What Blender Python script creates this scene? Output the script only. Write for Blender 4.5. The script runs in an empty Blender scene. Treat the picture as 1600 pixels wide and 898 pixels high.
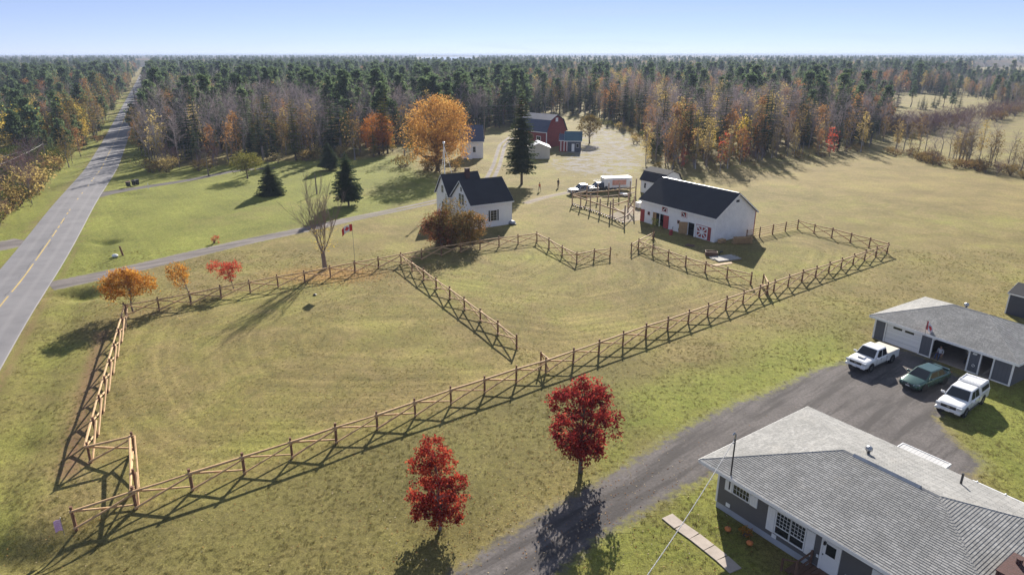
import bpy, bmesh, math, random
import numpy as np
from mathutils import Vector, Matrix

random.seed(7)
sc = bpy.context.scene
COL = sc.collection
R = math.radians
# ------------------------------------------------------------------ camera
H = 26.0; F = 1040.0; HY = 84.5            # camera height (m), focal length and horizon row of the 1600x898 photo
PIT = math.atan((449 - HY) / F)
cam = bpy.data.cameras.new('camera'); cam_o = bpy.data.objects.new('camera', cam); COL.objects.link(cam_o)
cam.sensor_width = 36; cam.lens = 36 * F / 1600; cam.clip_start = 0.5; cam.clip_end = 60000
cam_o.location = (0, 0, H); cam_o.rotation_euler = (math.pi / 2 - PIT, 0, 0)
sc.camera = cam_o
# ------------------------------------------------------------------ world, sun, exposure
SUN_AZ = R(9.0)          # towards +Y, turned to +X
SUN_EL = R(25.0)
w = bpy.data.worlds.new('World'); sc.world = w; w.use_nodes = True
wn = w.node_tree; wn.nodes.clear()
sky = wn.nodes.new('ShaderNodeTexSky'); sky.sky_type = 'NISHITA'; sky.sun_disc = False
sky.sun_elevation = SUN_EL; sky.sun_rotation = SUN_AZ; sky.air_density = 0.45; sky.dust_density = 0.0; sky.ozone_density = 2.6; sky.altitude = 100
bg = wn.nodes.new('ShaderNodeBackground'); bg.inputs[1].default_value = 0.06
wo = wn.nodes.new('ShaderNodeOutputWorld')
wb = wn.nodes.new('ShaderNodeMix'); wb.data_type = 'RGBA'; wb.blend_type = 'MULTIPLY'; wb.inputs[0].default_value = 1.0; wb.inputs[7].default_value = (.75, .65, .76, 1)   # camera white balance
wn.links.new(sky.outputs[0], wb.inputs[6]); 
tc = wn.nodes.new('ShaderNodeTexCoord'); mpg = wn.nodes.new('ShaderNodeMapping'); mpg.inputs['Scale'].default_value = (2.2, 2.2, 26)
cn_ = wn.nodes.new('ShaderNodeTexNoise'); cn_.inputs['Scale'].default_value = 2.3; cn_.inputs['Detail'].default_value = 6; cn_.inputs['Distortion'].default_value = .6
cr_ = wn.nodes.new('ShaderNodeMapRange'); cr_.inputs[1].default_value = .50; cr_.inputs[2].default_value = .80; cr_.inputs[3].default_value = .36; cr_.inputs[4].default_value = .56      # pale veil added over the whole sky to flatten it and lift fill, faintly cloud-streaked
cm_ = wn.nodes.new('ShaderNodeMix'); cm_.data_type = 'RGBA'; cm_.inputs[7].default_value = (4.1, 4.9, 6.3, 1)
wn.links.new(tc.outputs['Generated'], mpg.inputs[0]); wn.links.new(mpg.outputs[0], cn_.inputs['Vector']); wn.links.new(cn_.outputs['Fac'], cr_.inputs[0]); wn.links.new(cr_.outputs[0], cm_.inputs[0])
wn.links.new(wb.outputs[2], cm_.inputs[6]); wn.links.new(cm_.outputs[2], bg.inputs[0]); wn.links.new(bg.outputs[0], wo.inputs[0])
sl = bpy.data.lights.new('sun', 'SUN'); sl.energy = 4.8; sl.angle = R(0.53); sl.color = (1.0, 0.93, 0.82)
so = bpy.data.objects.new('sun', sl); COL.objects.link(so)
sd = Vector((math.sin(SUN_AZ) * math.cos(SUN_EL), math.cos(SUN_AZ) * math.cos(SUN_EL), math.sin(SUN_EL)))
so.rotation_euler = sd.to_track_quat('Z', 'Y').to_euler(); so.location = (20, 60, 80)
sc.view_settings.view_transform = 'Standard'; sc.view_settings.look = 'None'
sc.view_settings.exposure = 1.30; sc.view_settings.gamma = 1.0
sc.render.engine = 'CYCLES'
sc.cycles.use_denoising = True
sc.cycles.max_bounces = 6; sc.cycles.diffuse_bounces = 3; sc.cycles.transparent_max_bounces = 6
sc.cycles.volume_bounces = 0

# ------------------------------------------------------------------ helpers: pixel -> place
cP, sP = math.cos(PIT), math.sin(PIT)
def ray(x, y):
    a = (x - 800) / F; b = -(y - 449) / F
    return (a, cP + b * sP, -sP + b * cP)
def P(x, y, z=0.0):
    r = ray(x, y); t = (H - z) / -r[2]
    return (r[0] * t, r[1] * t)
def P3(x, y, z=0.0):
    a, b = P(x, y, z); return Vector((a, b, z))
def hgt(base, top):
    "height of a vertical thing from its base and top pixel"
    Y = P(*base)[1]; r = ray(*top); return H + r[2] * Y / r[1]
def pix(X, Y, Z):
    d = Y * cP - (Z - H) * sP; u = Y * sP + (Z - H) * cP
    return 800 + F * X / d, 449 - F * u / d

# ------------------------------------------------------------------ helpers: mesh
class MB:
    def __init__(s): s.v = []; s.f = []; s.m = []; s.c = []
    def add(s, vs, fs, mi=0, var=None):
        o = len(s.v); s.v += [tuple(q) for q in vs]
        for f in fs: s.f.append([o + i for i in f]); s.m.append(mi); s.c.append(random.random() if var is None else var)
        return s
    def box(s, a, b, mi=0, M=None, var=None):
        x0, y0, z0 = a; x1, y1, z1 = b
        vs = [Vector(q) for q in ((x0,y0,z0),(x1,y0,z0),(x1,y1,z0),(x0,y1,z0),(x0,y0,z1),(x1,y0,z1),(x1,y1,z1),(x0,y1,z1))]
        if M is not None: vs = [M @ q for q in vs]
        return s.add(vs, [(0,3,2,1),(4,5,6,7),(0,1,5,4),(1,2,6,5),(2,3,7,6),(3,0,4,7)], mi, var)
    def bar(s, p, q, w, h=None, mi=0):
        "box beam from p to q"
        p = Vector(p); q = Vector(q); h = h or w; d = (q - p)
        M = Matrix.Translation(p) @ d.to_track_quat('X', 'Z').to_matrix().to_4x4()
        return s.box((0, -w/2, -h/2), (d.length, w/2, h/2), mi, M)
    def tube(s, pts, rs, n=6, mi=0, cap=True):
        rings = []
        pts = [Vector(p) for p in pts]
        if not hasattr(rs, '__len__'): rs = [rs] * len(pts)
        for i, p in enumerate(pts):
            d = (pts[min(i+1, len(pts)-1)] - pts[max(i-1, 0)])
            if d.length < 1e-6: d = Vector((0,0,1))
            d.normalize()
            a = d.cross(Vector((0,0,1)) if abs(d.z) < .95 else Vector((1,0,0))).normalized(); b = d.cross(a)
            rings.append([p + (a * math.cos(2*math.pi*k/n) + b * math.sin(2*math.pi*k/n)) * rs[i] for k in range(n)])
        vs = [q for r in rings for q in r]; fs = []
        for i in range(len(pts)-1):
            for k in range(n):
                fs.append((i*n+k, i*n+(k+1)%n, (i+1)*n+(k+1)%n, (i+1)*n+k))
        if cap and n > 2: fs += [tuple(range(n-1,-1,-1)), tuple((len(pts)-1)*n+k for k in range(n))]
        return s.add(vs, fs, mi)
    def poly(s, pts, mi=0): return s.add(pts, [tuple(range(len(pts)))], mi)
    def prism(s, pts, d, mi=0):
        "polygon pts extruded by vector d"
        n = len(pts); d = Vector(d); pts = [Vector(p) for p in pts]
        vs = pts + [p + d for p in pts]
        fs = [tuple(range(n-1,-1,-1)), tuple(range(n, 2*n))] + [(i, (i+1)%n, n+(i+1)%n, n+i) for i in range(n)]
        return s.add(vs, fs, mi)
    def lathe(s, prof, n=12, c=(0,0,0), mi=0, M=None):
        vs = []; fs = []
        for r, z in prof:
            for k in range(n):
                q = Vector((c[0]+r*math.cos(2*math.pi*k/n), c[1]+r*math.sin(2*math.pi*k/n), c[2]+z))
                vs.append(M @ q if M else q)
        for i in range(len(prof)-1):
            for k in range(n): fs.append((i*n+k, i*n+(k+1)%n, (i+1)*n+(k+1)%n, (i+1)*n+k))
        return s.add(vs, fs, mi)
    def mesh(s, name, mats, smooth=False, attr=False, recalc=False):
        me = bpy.data.meshes.new(name); me.from_pydata(s.v, [], s.f)
        if not isinstance(mats, (list, tuple)): mats = [mats]
        for m in mats: me.materials.append(M_[m] if isinstance(m, str) else m)
        if len(mats) > 1: me.polygons.foreach_set('material_index', s.m)
        if smooth: me.polygons.foreach_set('use_smooth', [True] * len(s.f))
        if attr:
            a = me.attributes.new('var', 'FLOAT', 'FACE'); a.data.foreach_set('value', s.c)
        if recalc:
            b = bmesh.new(); b.from_mesh(me); bmesh.ops.recalc_face_normals(b, faces=b.faces); b.to_mesh(me); b.free()
        me.update()
        return me
    def build(s, name, mats, parent=None, smooth=False, attr=False, bevel=0, recalc=True):
        o = bpy.data.objects.new(name, s.mesh(name, mats, smooth, attr, recalc)); COL.objects.link(o)
        if parent is not None: o.parent = parent
        if bevel:
            md = o.modifiers.new('bevel', 'BEVEL'); md.width = bevel; md.segments = 2; md.limit_method = 'ANGLE'; md.angle_limit = R(40)
        return o

def tag(o, label=None, cat=None, group=None, kind=None):
    if label: o['label'] = label
    if cat: o['category'] = cat
    if group: o['group'] = group
    if kind: o['kind'] = kind
    return o
def thing(name, label, cat, loc=(0,0,0), rz=0.0, group=None):
    o = bpy.data.objects.new(name, None); COL.objects.link(o); o.empty_display_size = .3
    o.location = loc if len(loc) == 3 else (loc[0], loc[1], 0); o.rotation_euler = (0, 0, rz)
    return tag(o, label, cat, group)
def inst(name, me, parent=None, loc=(0,0,0), rot=(0,0,0), scale=(1,1,1)):
    o = bpy.data.objects.new(name, me); COL.objects.link(o)
    if parent is not None: o.parent = parent
    o.location = loc; o.rotation_euler = rot; o.scale = scale
    return o

# ------------------------------------------------------------------ materials
M_ = {}
class NT:
    def __init__(s, nt): s.t = nt; s.t.nodes.clear()
    def n(s, typ, ins=None, **kw):
        nd = s.t.nodes.new(typ)
        for k, v in kw.items(): setattr(nd, k, v)
        for k, v in (ins or {}).items():
            if hasattr(v, 'is_output') or isinstance(v, bpy.types.NodeSocket): s.t.links.new(v, nd.inputs[k])
            else: nd.inputs[k].default_value = v
        return nd
    def mix(s, a, b, f, blend='MIX'):
        nd = s.n('ShaderNodeMix', data_type='RGBA', blend_type=blend)
        for k, v in ((0, f), (6, a), (7, b)):
            if isinstance(v, bpy.types.NodeSocket): s.t.links.new(v, nd.inputs[k])
            else: nd.inputs[k].default_value = v if k == 0 or len(v) == 4 else (*v, 1)
        return nd.outputs[2]
    def math(s, op, a, b=0.0, c=0.0, clamp=False):
        nd = s.n('ShaderNodeMath', {0: a, 1: b, 2: c}, operation=op); nd.use_clamp = clamp; return nd.outputs[0]
    def noise(s, scale, detail=3, rough=.55, vec=None, dist=0.0):
        nd = s.n('ShaderNodeTexNoise', {'Scale': scale, 'Detail': detail, 'Roughness': rough, 'Distortion': dist})
        if vec is not None: s.t.links.new(vec, nd.inputs['Vector'])
        return nd.outputs['Fac']
    def ramp(s, f, lo, hi):
        nd = s.n('ShaderNodeMapRange', {0: f, 1: lo, 2: hi}); nd.clamp = True; return nd.outputs[0]
    def attr(s, name): return s.n('ShaderNodeAttribute', attribute_name=name).outputs['Fac']
    def pos(s): return s.n('ShaderNodeNewGeometry').outputs['Position']
    def obj(s): return s.n('ShaderNodeTexCoord').outputs['Object']
    def out(s, sh, vol=None):
        o = s.n('ShaderNodeOutputMaterial')
        if sh is not None: s.t.links.new(sh, o.inputs[0])
        if vol is not None: s.t.links.new(vol, o.inputs[1])
def newmat(name):
    m = bpy.data.materials.new(name); m.use_nodes = True; M_[name] = m; return NT(m.node_tree)
def pbr(t, col, rough=.7, bump=None, bs=.3, bd=.02, metal=0.0, spec=.5, coat=0.0):
    b = t.n('ShaderNodeBsdfPrincipled', {'Base Color': col if isinstance(col, bpy.types.NodeSocket) else (*col, 1), 'Roughness': rough, 'Metallic': metal, 'Specular IOR Level': spec, 'Coat Weight': coat})
    if bump is not None:
        nd = t.n('ShaderNodeBump', {'Strength': bs, 'Distance': bd, 'Height': bump}); t.t.links.new(nd.outputs[0], b.inputs['Normal'])
    t.out(b.outputs[0]); return b
def plain(name, c, rough=.6, c2=None, scale=3.0, metal=0.0, spec=.5, bump=.15, coat=0.0, fine=30.0):
    t = newmat(name); p = t.obj()
    c2 = c2 or tuple(q * .72 for q in c)
    f = t.noise(scale, 5, .6, p); g = t.noise(fine, 3, .6, p)
    col = t.mix(c, c2, t.ramp(f, .35, .7)); col = t.mix(col, tuple(q * .8 for q in c2), t.math('MULTIPLY', t.ramp(g, .45, .75), .35))
    pbr(t, col, rough, g, bump, .01, metal, spec, coat); return M_[name]
def leafmat(name, cols, trans=.35, vary=.5):
    "cols: 3 colours spread by face value and by tree"
    t = newmat(name)
    v = t.attr('var'); oi = t.n('ShaderNodeObjectInfo').outputs['Random']
    v2 = t.math('FRACT', t.math('ADD', t.math('MULTIPLY', v, vary), t.math('MULTIPLY', oi, 1 - vary)))
    r = t.n('ShaderNodeValToRGB', {0: t.math('ADD', t.math('MULTIPLY', v, vary), t.math('MULTIPLY', oi, 1 - vary))})
    e = r.color_ramp.elements; e[0].position = .1; e[1].position = .9
    e[0].color = (*cols[0], 1); e[1].color = (*cols[2], 1); x = e.new(.5); x.color = (*cols[1], 1)
    d = t.n('ShaderNodeBsdfDiffuse', {0: r.outputs[0]}); tr = t.n('ShaderNodeBsdfTranslucent', {0: r.outputs[0]})
    m = t.n('ShaderNodeMixShader', {0: trans}); t.t.links.new(d.outputs[0], m.inputs[1]); t.t.links.new(tr.outputs[0], m.inputs[2])
    t.out(m.outputs[0])

def grass_color(t, p, lane=False):
    green = t.attr('green'); tan = t.attr('tan'); soil = t.attr('soil'); litter = t.attr('litter'); ph = t.attr('phase'); smask = t.attr('stripe'); brush = t.attr('brush'); olive = t.attr('olive')
    n1 = t.noise(.09, 5, .62, p); n2 = t.noise(.7, 5, .66, p); n3 = t.noise(2.6, 6, .78, p); n4 = t.noise(11.0, 3, .7, p); n5 = t.noise(.22, 4, .6, p, 1.2)
    base = t.mix((.198, .158, .055), (.146, .130, .043), t.ramp(n2, .35, .68))
    base = t.mix(base, (.235, .182, .078), t.math('MULTIPLY', t.ramp(n5, .42, .68), .8))
    gcol = t.mix((.142, .160, .030), (.186, .186, .042), t.ramp(n2, .3, .7))
    gsel = t.ramp(t.math('ADD', green, t.math('MULTIPLY', t.math('SUBTRACT', n1, .5), 1.5)), .25, .85)
    col = t.mix(base, gcol, gsel)
    tsel = t.math('MULTIPLY', t.ramp(t.math('ADD', tan, t.math('MULTIPLY', t.math('SUBTRACT', n5, .5), 1.4)),   .3, .9), .6)
    col = t.mix(col, (.232, .176, .072), tsel)
    col = t.mix(col, t.mix((.118, .108, .034), (.150, .128, .046), t.ramp(n2, .35, .65)), t.math('MULTIPLY', t.ramp(t.math('ADD', olive, t.math('MULTIPLY', t.math('SUBTRACT', n5, .5), .9)), .2, .9), .8))
    # mowing rounds
    sn = t.math('SINE', t.math('ADD', t.math('MULTIPLY', ph, 2 * math.pi / 1.7), t.math('MULTIPLY', n2, 2.2)))
    st = t.math('MULTIPLY', t.math('MULTIPLY', sn, smask), .055)
    w1 = t.n('ShaderNodeTexNoise', {'W': t.math('ADD', ph, t.math('MULTIPLY', n2, .5)), 'Scale': 1.15, 'Detail': 2.0}, noise_dimensions='1D').outputs['Fac']
    gain = t.math('ADD', t.math('ADD', 1.0, st), t.math('MULTIPLY', t.math('MULTIPLY', t.math('SUBTRACT', w1, .5), smask), .68))
    # random lighter and darker mottling of the turf
    gain = t.math('MULTIPLY', gain, t.math('ADD', .62, t.math('MULTIPLY', t.ramp(n3, .33, .68), .76)))
    gain = t.math('MULTIPLY', gain, t.math('ADD', .58, t.math('MULTIPLY', t.ramp(n4, .3, .72), .84)))
    gain = t.math('MULTIPLY', gain, t.math('ADD', .40, t.math('MULTIPLY', n1, 1.2)))
    vm = t.n('ShaderNodeVectorMath', {0: col}, operation='SCALE'); t.t.links.new(gain, vm.inputs['Scale'])
    col = vm.outputs[0]
    col = t.mix(col, t.mix((.29, .275, .27), (.14, .13, .13), t.ramp(n3, .3, .7)), t.math('MULTIPLY', t.ramp(t.math('ADD', brush, t.math('ADD', t.math('MULTIPLY', t.math('SUBTRACT', n2, .5), 2.4), t.math('MULTIPLY', t.math('SUBTRACT', n5, .5), 2.2))), .45, .85), t.ramp(brush, .03, .2)))
    col = t.mix(col, t.mix((.42, .24, .06), (.32, .15, .06), n4), t.math('MULTIPLY', t.ramp(t.math('ADD', litter, t.math('MULTIPLY', t.math('SUBTRACT', n3, .55), 1.3)), .35, .65), .55))
    col = t.mix(col, t.mix((.20, .10, .065), (.15, .085, .06), n3), t.ramp(t.math('ADD', soil, t.math('MULTIPLY', t.math('SUBTRACT', n3, .5), 1.0)), .35, .75))
    h = t.math('ADD', t.math('MULTIPLY', n3, .6), t.math('MULTIPLY', n4, .4))
    return col, h
t = newmat('grass'); c, h = grass_color(t, t.pos()); pbr(t, c, .95, h, .55, .10, spec=.1)
def mixed_ground(name, c1, c2, scale, lo=.25, hi=.6, rut=0.0):
    "gravel or tar with ragged grassy margins (edge attribute: 0 at the rim, 1 inside)"
    t = newmat(name); p = t.pos(); gc, gh = grass_color(t, p)
    e = t.attr('edge'); n = t.noise(1.6, 5, .7, p); n2 = t.noise(scale, 4, .7, p); n3 = t.noise(.35, 4, .6, p)
    col = t.mix(c1, c2, t.ramp(n2, .3, .7)); col = t.mix(col, tuple(q * .68 for q in c2), t.math('MULTIPLY', t.ramp(n3, .4, .7), .6))
    mp = t.n('ShaderNodeMapping', {'Vector': p}, vector_type='TEXTURE'); mp.inputs['Rotation'].default_value = (0, 0, R(40)); mp.inputs['Scale'].default_value = (9.0, 1.0, 1.0)
    col = t.mix(col, tuple(q * .55 for q in c2), t.math('MULTIPLY', t.ramp(t.noise(.9, 4, .65, mp.outputs[0]), .46, .60), .7))
    f = t.ramp(t.math('ADD', e, t.math('MULTIPLY', t.math('SUBTRACT', n, .5), 1.5)), lo, hi)
    pbr(t, t.mix(gc, col, f), .93, n2, .5, .03, spec=.2)
mixed_ground('gravel', (.235, .205, .190), (.150, .132, .126), 9.0)
mixed_ground('drive_gravel', (.165, .148, .142), (.080, .072, .071), 5.0)
mixed_ground('dirt_track', (.26, .215, .175), (.19, .15, .12), 6.0, .35, .7)
t = newmat('asphalt'); p = t.pos(); n = t.noise(16, 4, .7, p); n2 = t.noise(.25, 4, .6, p)
e = t.attr('edge'); lane_ = t.attr('across')
c = t.mix((.205, .198, .205), (.150, .146, .155), n); c = t.mix(c, (.115, .112, .122), t.math('MULTIPLY', t.ramp(n2, .42, .66), .6))
wh_ = t.math('MULTIPLY', t.ramp(t.math('COSINE', t.math('MULTIPLY', lane_, 4 * math.pi)), .2, 1.0), .3)
c = t.mix(c, (.235, .225, .23), wh_)
c = t.mix((.22, .15, .12), c, t.ramp(t.math('ADD', e, t.math('MULTIPLY', t.math('SUBTRACT', n2, .5), .25)), .02, .12))
pbr(t, c, .85, n, .3, .01, spec=.3)
plain('yellow_paint', (.55, .38, .08), .7, (.34, .26, .11), 2.0)
plain('tar_seal', (.035, .035, .038), .6)
plain('concrete', (.42, .36, .31), .9, (.32, .27, .23), 2.0)
plain('foundation', (.40, .42, .47), .85, (.34, .36, .40), 1.5)
plain('white_paint', (.84, .84, .84), .5, (.78, .79, .80), 1.5, bump=.05)
plain('white_trim', (.82, .82, .82), .45, (.76, .77, .78), 2.0, bump=.03)
plain('cream', (.62, .58, .48), .7, (.52, .48, .40), 1.0)
plain('roof_dark', (.030, .031, .037), .9, (.022, .022, .027), .6, bump=.5, fine=12)
plain('roof_blue', (.060, .075, .125), .6, (.045, .055, .10), .6)
plain('roof_teal', (.05, .12, .15), .5, (.04, .09, .12), .6)
plain('barn_red', (.36, .05, .045), .8, (.27, .04, .038), 1.0)
plain('door_red', (.42, .05, .045), .6, (.30, .04, .04), 1.0)
plain('inside_shade', (.022, .018, .016), .9)  # near-black colour stands in for the shade inside open doorways
plain('raw_timber', (.42, .27, .13), .8, (.30, .19, .09), 3.0)
plain('fence_rail', (.58, .385, .20), .8, (.38, .23, .115), 2.2, bump=.5, fine=14)
plain('fence_post', (.22, .11, .06), .85, (.14, .07, .04), 2.5, bump=.6, fine=14)
plain('frame_timber', (.40, .29, .21), .85, (.27, .19, .15), 2.0)
plain('grey_lumber', (.42, .40, .37), .9, (.30, .28, .26), 2.0)
plain('deck_brown', (.16, .085, .055), .8, (.11, .06, .04), 3.0)
plain('deck_pale', (.50, .50, .50), .8, (.42, .42, .43), 2.0)
plain('brick_red', (.095, .042, .036), .9, (.065, .033, .03), 6.0, bump=.4)
plain('mortar', (.38, .30, .22), .95)
plain('pole_wood', (.26, .21, .17), .9, (.17, .14, .11), 2.0)
plain('metal_grey', (.45, .46, .48), .35, metal=.8)
plain('metal_dark', (.05, .05, .055), .45, metal=.3)
plain('black_plastic', (.018, .018, .02), .5)
plain('rubber', (.02, .02, .02), .9)
plain('wire', (.30, .30, .31), .5)
plain('pink_flag', (.85, .56, .76), .8, (.74, .44, .68))
plain('flag_red', (.62, .03, .035), .8, (.5, .03, .03))
plain('flag_white', (.80, .79, .80), .8, (.74, .74, .75))
plain('pumpkin', (.62, .20, .05), .7, (.5, .15, .04))
plain('shed_blue', (.060, .068, .098), .6, (.045, .05, .075), 1.0)
plain('bark', (.16, .125, .10), .95, (.09, .07, .058), 3.0, bump=.8)
plain('bark_grey', (.25, .225, .215), .95, (.16, .14, .135), 3.0, bump=.8)
plain('bark_brown', (.24, .185, .15), .95, (.17, .13, .105), 3.0, bump=.8)
plain('bark_pale', (.45, .43, .40), .9, (.28, .26, .25), 3.0, bump=.5)
plain('skin', (.50, .30, .22), .6); plain('hair', (.05, .035, .025), .8)
plain('cloth_dark', (.035, .03, .035), .9); plain('cloth_blue', (.06, .09, .20), .9); plain('cloth_white', (.62, .64, .70), .9)
plain('cloth_orange', (.62, .16, .05), .9); plain('cloth_tan', (.38, .31, .24), .9)
plain('tarp_white', (.80, .79, .78), .6); plain('orange_print', (.75, .36, .26), .6)
plain('van_white', (.80, .80, .80), .25, (.77, .77, .77), 1.0, coat=.6, bump=0.0, fine=3)
plain('car_green', (.060, .125, .105), .25, (.055, .115, .098), 1.0, metal=.5, coat=.8, bump=0.0, fine=3)
plain('shed_roof', (.30, .33, .38), .7, (.24, .26, .31))
plain('car_silver', (.30, .31, .34), .28, (.28, .29, .31), 1.0, metal=.6, coat=.6, bump=0.0, fine=3)
plain('car_black', (.02, .022, .026), .25, (.018, .02, .022), 1.0, coat=.8, bump=0.0, fine=3)
plain('tonneau', (.50, .47, .40), .8, (.46, .43, .37), 2.0)
plain('lamp_glass', (.62, .64, .66), .15, (.55, .57, .6), 4.0, coat=.5, bump=0)
plain('tail_red', (.35, .02, .02), .25, bump=0)
plain('rim', (.42, .43, .45), .35, metal=.7, bump=0)
t = newmat('glass'); pbr(t, (.018, .021, .024), .06, spec=.6)
t = newmat('water'); p = t.pos(); pbr(t, (.10, .16, .22), .12, t.noise(.05, 3, .5, p), .1, 1.0)
def siding(name, c1, c2, pitch, axis='Z', dirt=0.0, strength=.6):
    t = newmat(name); p = t.obj(); sp = t.n('ShaderNodeSeparateXYZ', {0: p})
    z = sp.outputs[axis]; f = t.math('FRACT', t.math('DIVIDE', z, pitch))
    n = t.noise(1.3, 5, .65, p); n2 = t.noise(9, 4, .7, p)
    col = t.mix(c1, c2, t.ramp(n, .35, .7))
    col = t.mix(col, tuple(q * .62 for q in c2), t.math('MULTIPLY', t.ramp(n2, .52, .78), dirt))
    col = t.mix(col, tuple(q * .45 for q in c2), t.math('MULTIPLY', t.ramp(f, .12, .02), .6))
    pbr(t, col, .7, f, strength, .02)
siding('siding_grey', (.125, .122, .125), (.112, .108, .110), .12)
siding('siding_slate', (.105, .112, .135), (.095, .102, .120), .30, 'X')
siding('barn_white', (.86, .86, .86), (.78, .79, .80), .28, 'X', .25, .35)
siding('barn_shingle', (.82, .82, .82), (.70, .70, .71), .16, 'Z', .55, .5)
siding('house_white', (.86, .86, .86), (.80, .80, .81), .13, 'Z', .1)
siding('red_boards', (.25, .04, .042), (.19, .032, .036), .25, 'X', .2)
siding('door_white', (.80, .80, .80), (.76, .77, .78), .42, 'Z', 0.0, .5)
t = newmat('shingle'); v = t.math('FRACT', t.math('ADD', t.attr('var'), t.n('ShaderNodeObjectInfo').outputs['Random'])); p = t.pos()
n = t.noise(.55, 4, .6, p); n2 = t.noise(60, 2, .7, p)
c = t.mix((.240, .238, .232), (.355, .350, .338), v); c = t.mix(c, (.195, .195, .188), t.math('MULTIPLY', t.ramp(n, .40, .66), .6))
c = t.mix(c, (.34, .32, .29), t.math('MULTIPLY', t.ramp(t.noise(.9, 3, .6, p), .55, .75), .35)); pbr(t, c, .92, n2, .5, .01, spec=.2)
# foliage
leafmat('red_leaf', [(.095, .012, .016), (.30, .034, .028), (.60, .13, .06)], .5, .8)
leafmat('dark_red_leaf', [(.070, .011, .016), (.22, .026, .028), (.50, .075, .055)], .5, .8)
leafmat('orange_leaf', [(.32, .125, .026), (.52, .25, .045), (.62, .40, .10)], .45, .8)
leafmat('rust_leaf', [(.28, .095, .025), (.45, .17, .035), (.54, .27, .06)], .45, .8)
leafmat('scarlet_leaf', [(.38, .05, .035), (.50, .085, .05), (.55, .16, .09)], .45, .8)
leafmat('yellow_leaf', [(.46, .33, .055), (.64, .48, .09), (.70, .57, .17)], .5, .6)
leafmat('dull_leaf', [(.15, .12, .045), (.24, .17, .06), (.20, .10, .06)], .35, .5)
leafmat('green_leaf', [(.045, .065, .018), (.085, .105, .028), (.16, .155, .04)], .35, .5)
leafmat('larch_leaf', [(.10, .12, .035), (.17, .165, .045), (.26, .21, .05)], .4, .4)
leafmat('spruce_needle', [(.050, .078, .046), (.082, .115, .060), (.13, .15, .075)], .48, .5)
leafmat('pine_needle', [(.070, .105, .055), (.10, .145, .068), (.14, .18, .088)], .5, .5)
leafmat('twig', [(.21, .18, .185), (.27, .23, .235), (.33, .275, .27)], .25, .4)
leafmat('twig_purple', [(.13, .085, .10), (.17, .105, .12), (.21, .13, .13)], .1, .4)
leafmat('dusky_leaf', [(.12, .075, .03), (.24, .105, .05), (.42, .13, .085)], .4, .9)
leafmat('dusky_orange', [(.11, .095, .035), (.23, .15, .055), (.44, .21, .08)], .4, .9)
leafmat('muted_orange', [(.25, .125, .055), (.37, .19, .075), (.44, .26, .11)], .4, .5)
leafmat('muted_yellow', [(.33, .25, .09), (.45, .34, .12), (.50, .40, .18)], .45, .5)
leafmat('grass_blade', [(.10, .105, .03), (.19, .165, .06), (.32, .26, .13)], .3, .6)
leafmat('tan_orange', [(.36, .165, .045), (.54, .29, .08), (.62, .43, .15)], .45, .8)
leafmat('fallen_leaf', [(.16, .06, .03), (.30, .16, .05), (.45, .38, .26)], .1, 1.0)
# ------------------------------------------------------------------ fence lines (needed by the ground: bare soil round every post)
def G(*pts): return [P(*p) for p in pts]
def T(*pts): return [P(p[0], p[1], 1.22) for p in pts]
RUN = {}
RUN['road'] = T((196,479),(188,509),(181,530),(175,551),(168,574),(161,601),(153,629),(145,664),(136,698))
RUN['jog_in'] = [RUN['road'][-1], P(206, 681, 1.25)]
RUN['jog_out'] = [P(206, 681, 1.25), P(208, 738, 1.25), P(213.5, 791)]
RUN['front'] = G((119,826),(213,792),(305,765),(387,738.5),(460,714.5),(530,690.5),(594,668),(654,648.5),(708,630),(761,612),(809,597),(855,582),(897,567),(937,552.5),(975,539),(1010,527),(1044,515.5),(1076,504),(1105.5,493.5),(1134,483.5),(1161,473.5),(1186,464))
RUN['stub'] = G((855,582),(845,573))
RUN['back_front'] = G((1186,464),(1208,455.5),(1227,448.5),(1250,441),(1271.5,433.5),(1293,426.5),(1313,420),(1332,413),(1350,407),(1368,401),(1385.5,395.5))
RUN['double'] = G((1198,460),(1191,447))
RUN['east'] = G((1385.5,395.5),(1368,388),(1334.5,380.5),(1303.6,373),(1274,365),(1246,357.5))
RUN['rails'] = G((1246,357.5),(1225,362),(1203,366.5),(1183,371),(1166,375))
RUN['north'] = G((197,494),(251.5,487),(299.6,475),(347,465.5),(392,457),(435.5,448),(477,440.5),(517,433),(555,425.5),(592,418.5),(627,412))
RUN['north_house'] = G((627,412),(661,405),(694,399),(726,393),(756,388),(785,384),(813,380.5),(839,377.5))
RUN['divider'] = G((627,412),(648,427),(669,442),(690,457.5),(712.5,474),(734,490),(757,507),(782.5,525),(807,545))
RUN['entry_in'] = G((839,377.5),(859,389),(879,399.5),(901,411))
RUN['entry_out'] = G((901,411),(928,405),(953,402))
RUN['yard_end'] = G((986,395),(997,389),(1020,375.5))
RUN['yard'] = G((997,389),(1022,399),(1049,409),(1078,419),(1107,428),(1138,436),(1172.6,444.5))
def even(pts, fix=.6):
    "even out the spacing of a hand-read row of posts"
    a = np.array(pts); n = len(a)
    if n < 4: return [tuple(q) for q in a]
    d = np.r_[0, np.cumsum(np.hypot(*np.diff(a, axis=0).T))]; tt = np.linspace(0, d[-1], n)
    b = np.c_[np.interp(tt, d, a[:, 0]), np.interp(tt, d, a[:, 1])]
    for _ in range(2): b[1:-1] = .5 * b[1:-1] + .25 * (b[:-2] + b[2:])
    return [tuple(q) for q in b]
RUN = {k: even(v) for k, v in RUN.items()}
POSTS = np.array([p for v in RUN.values() for p in v])

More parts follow.
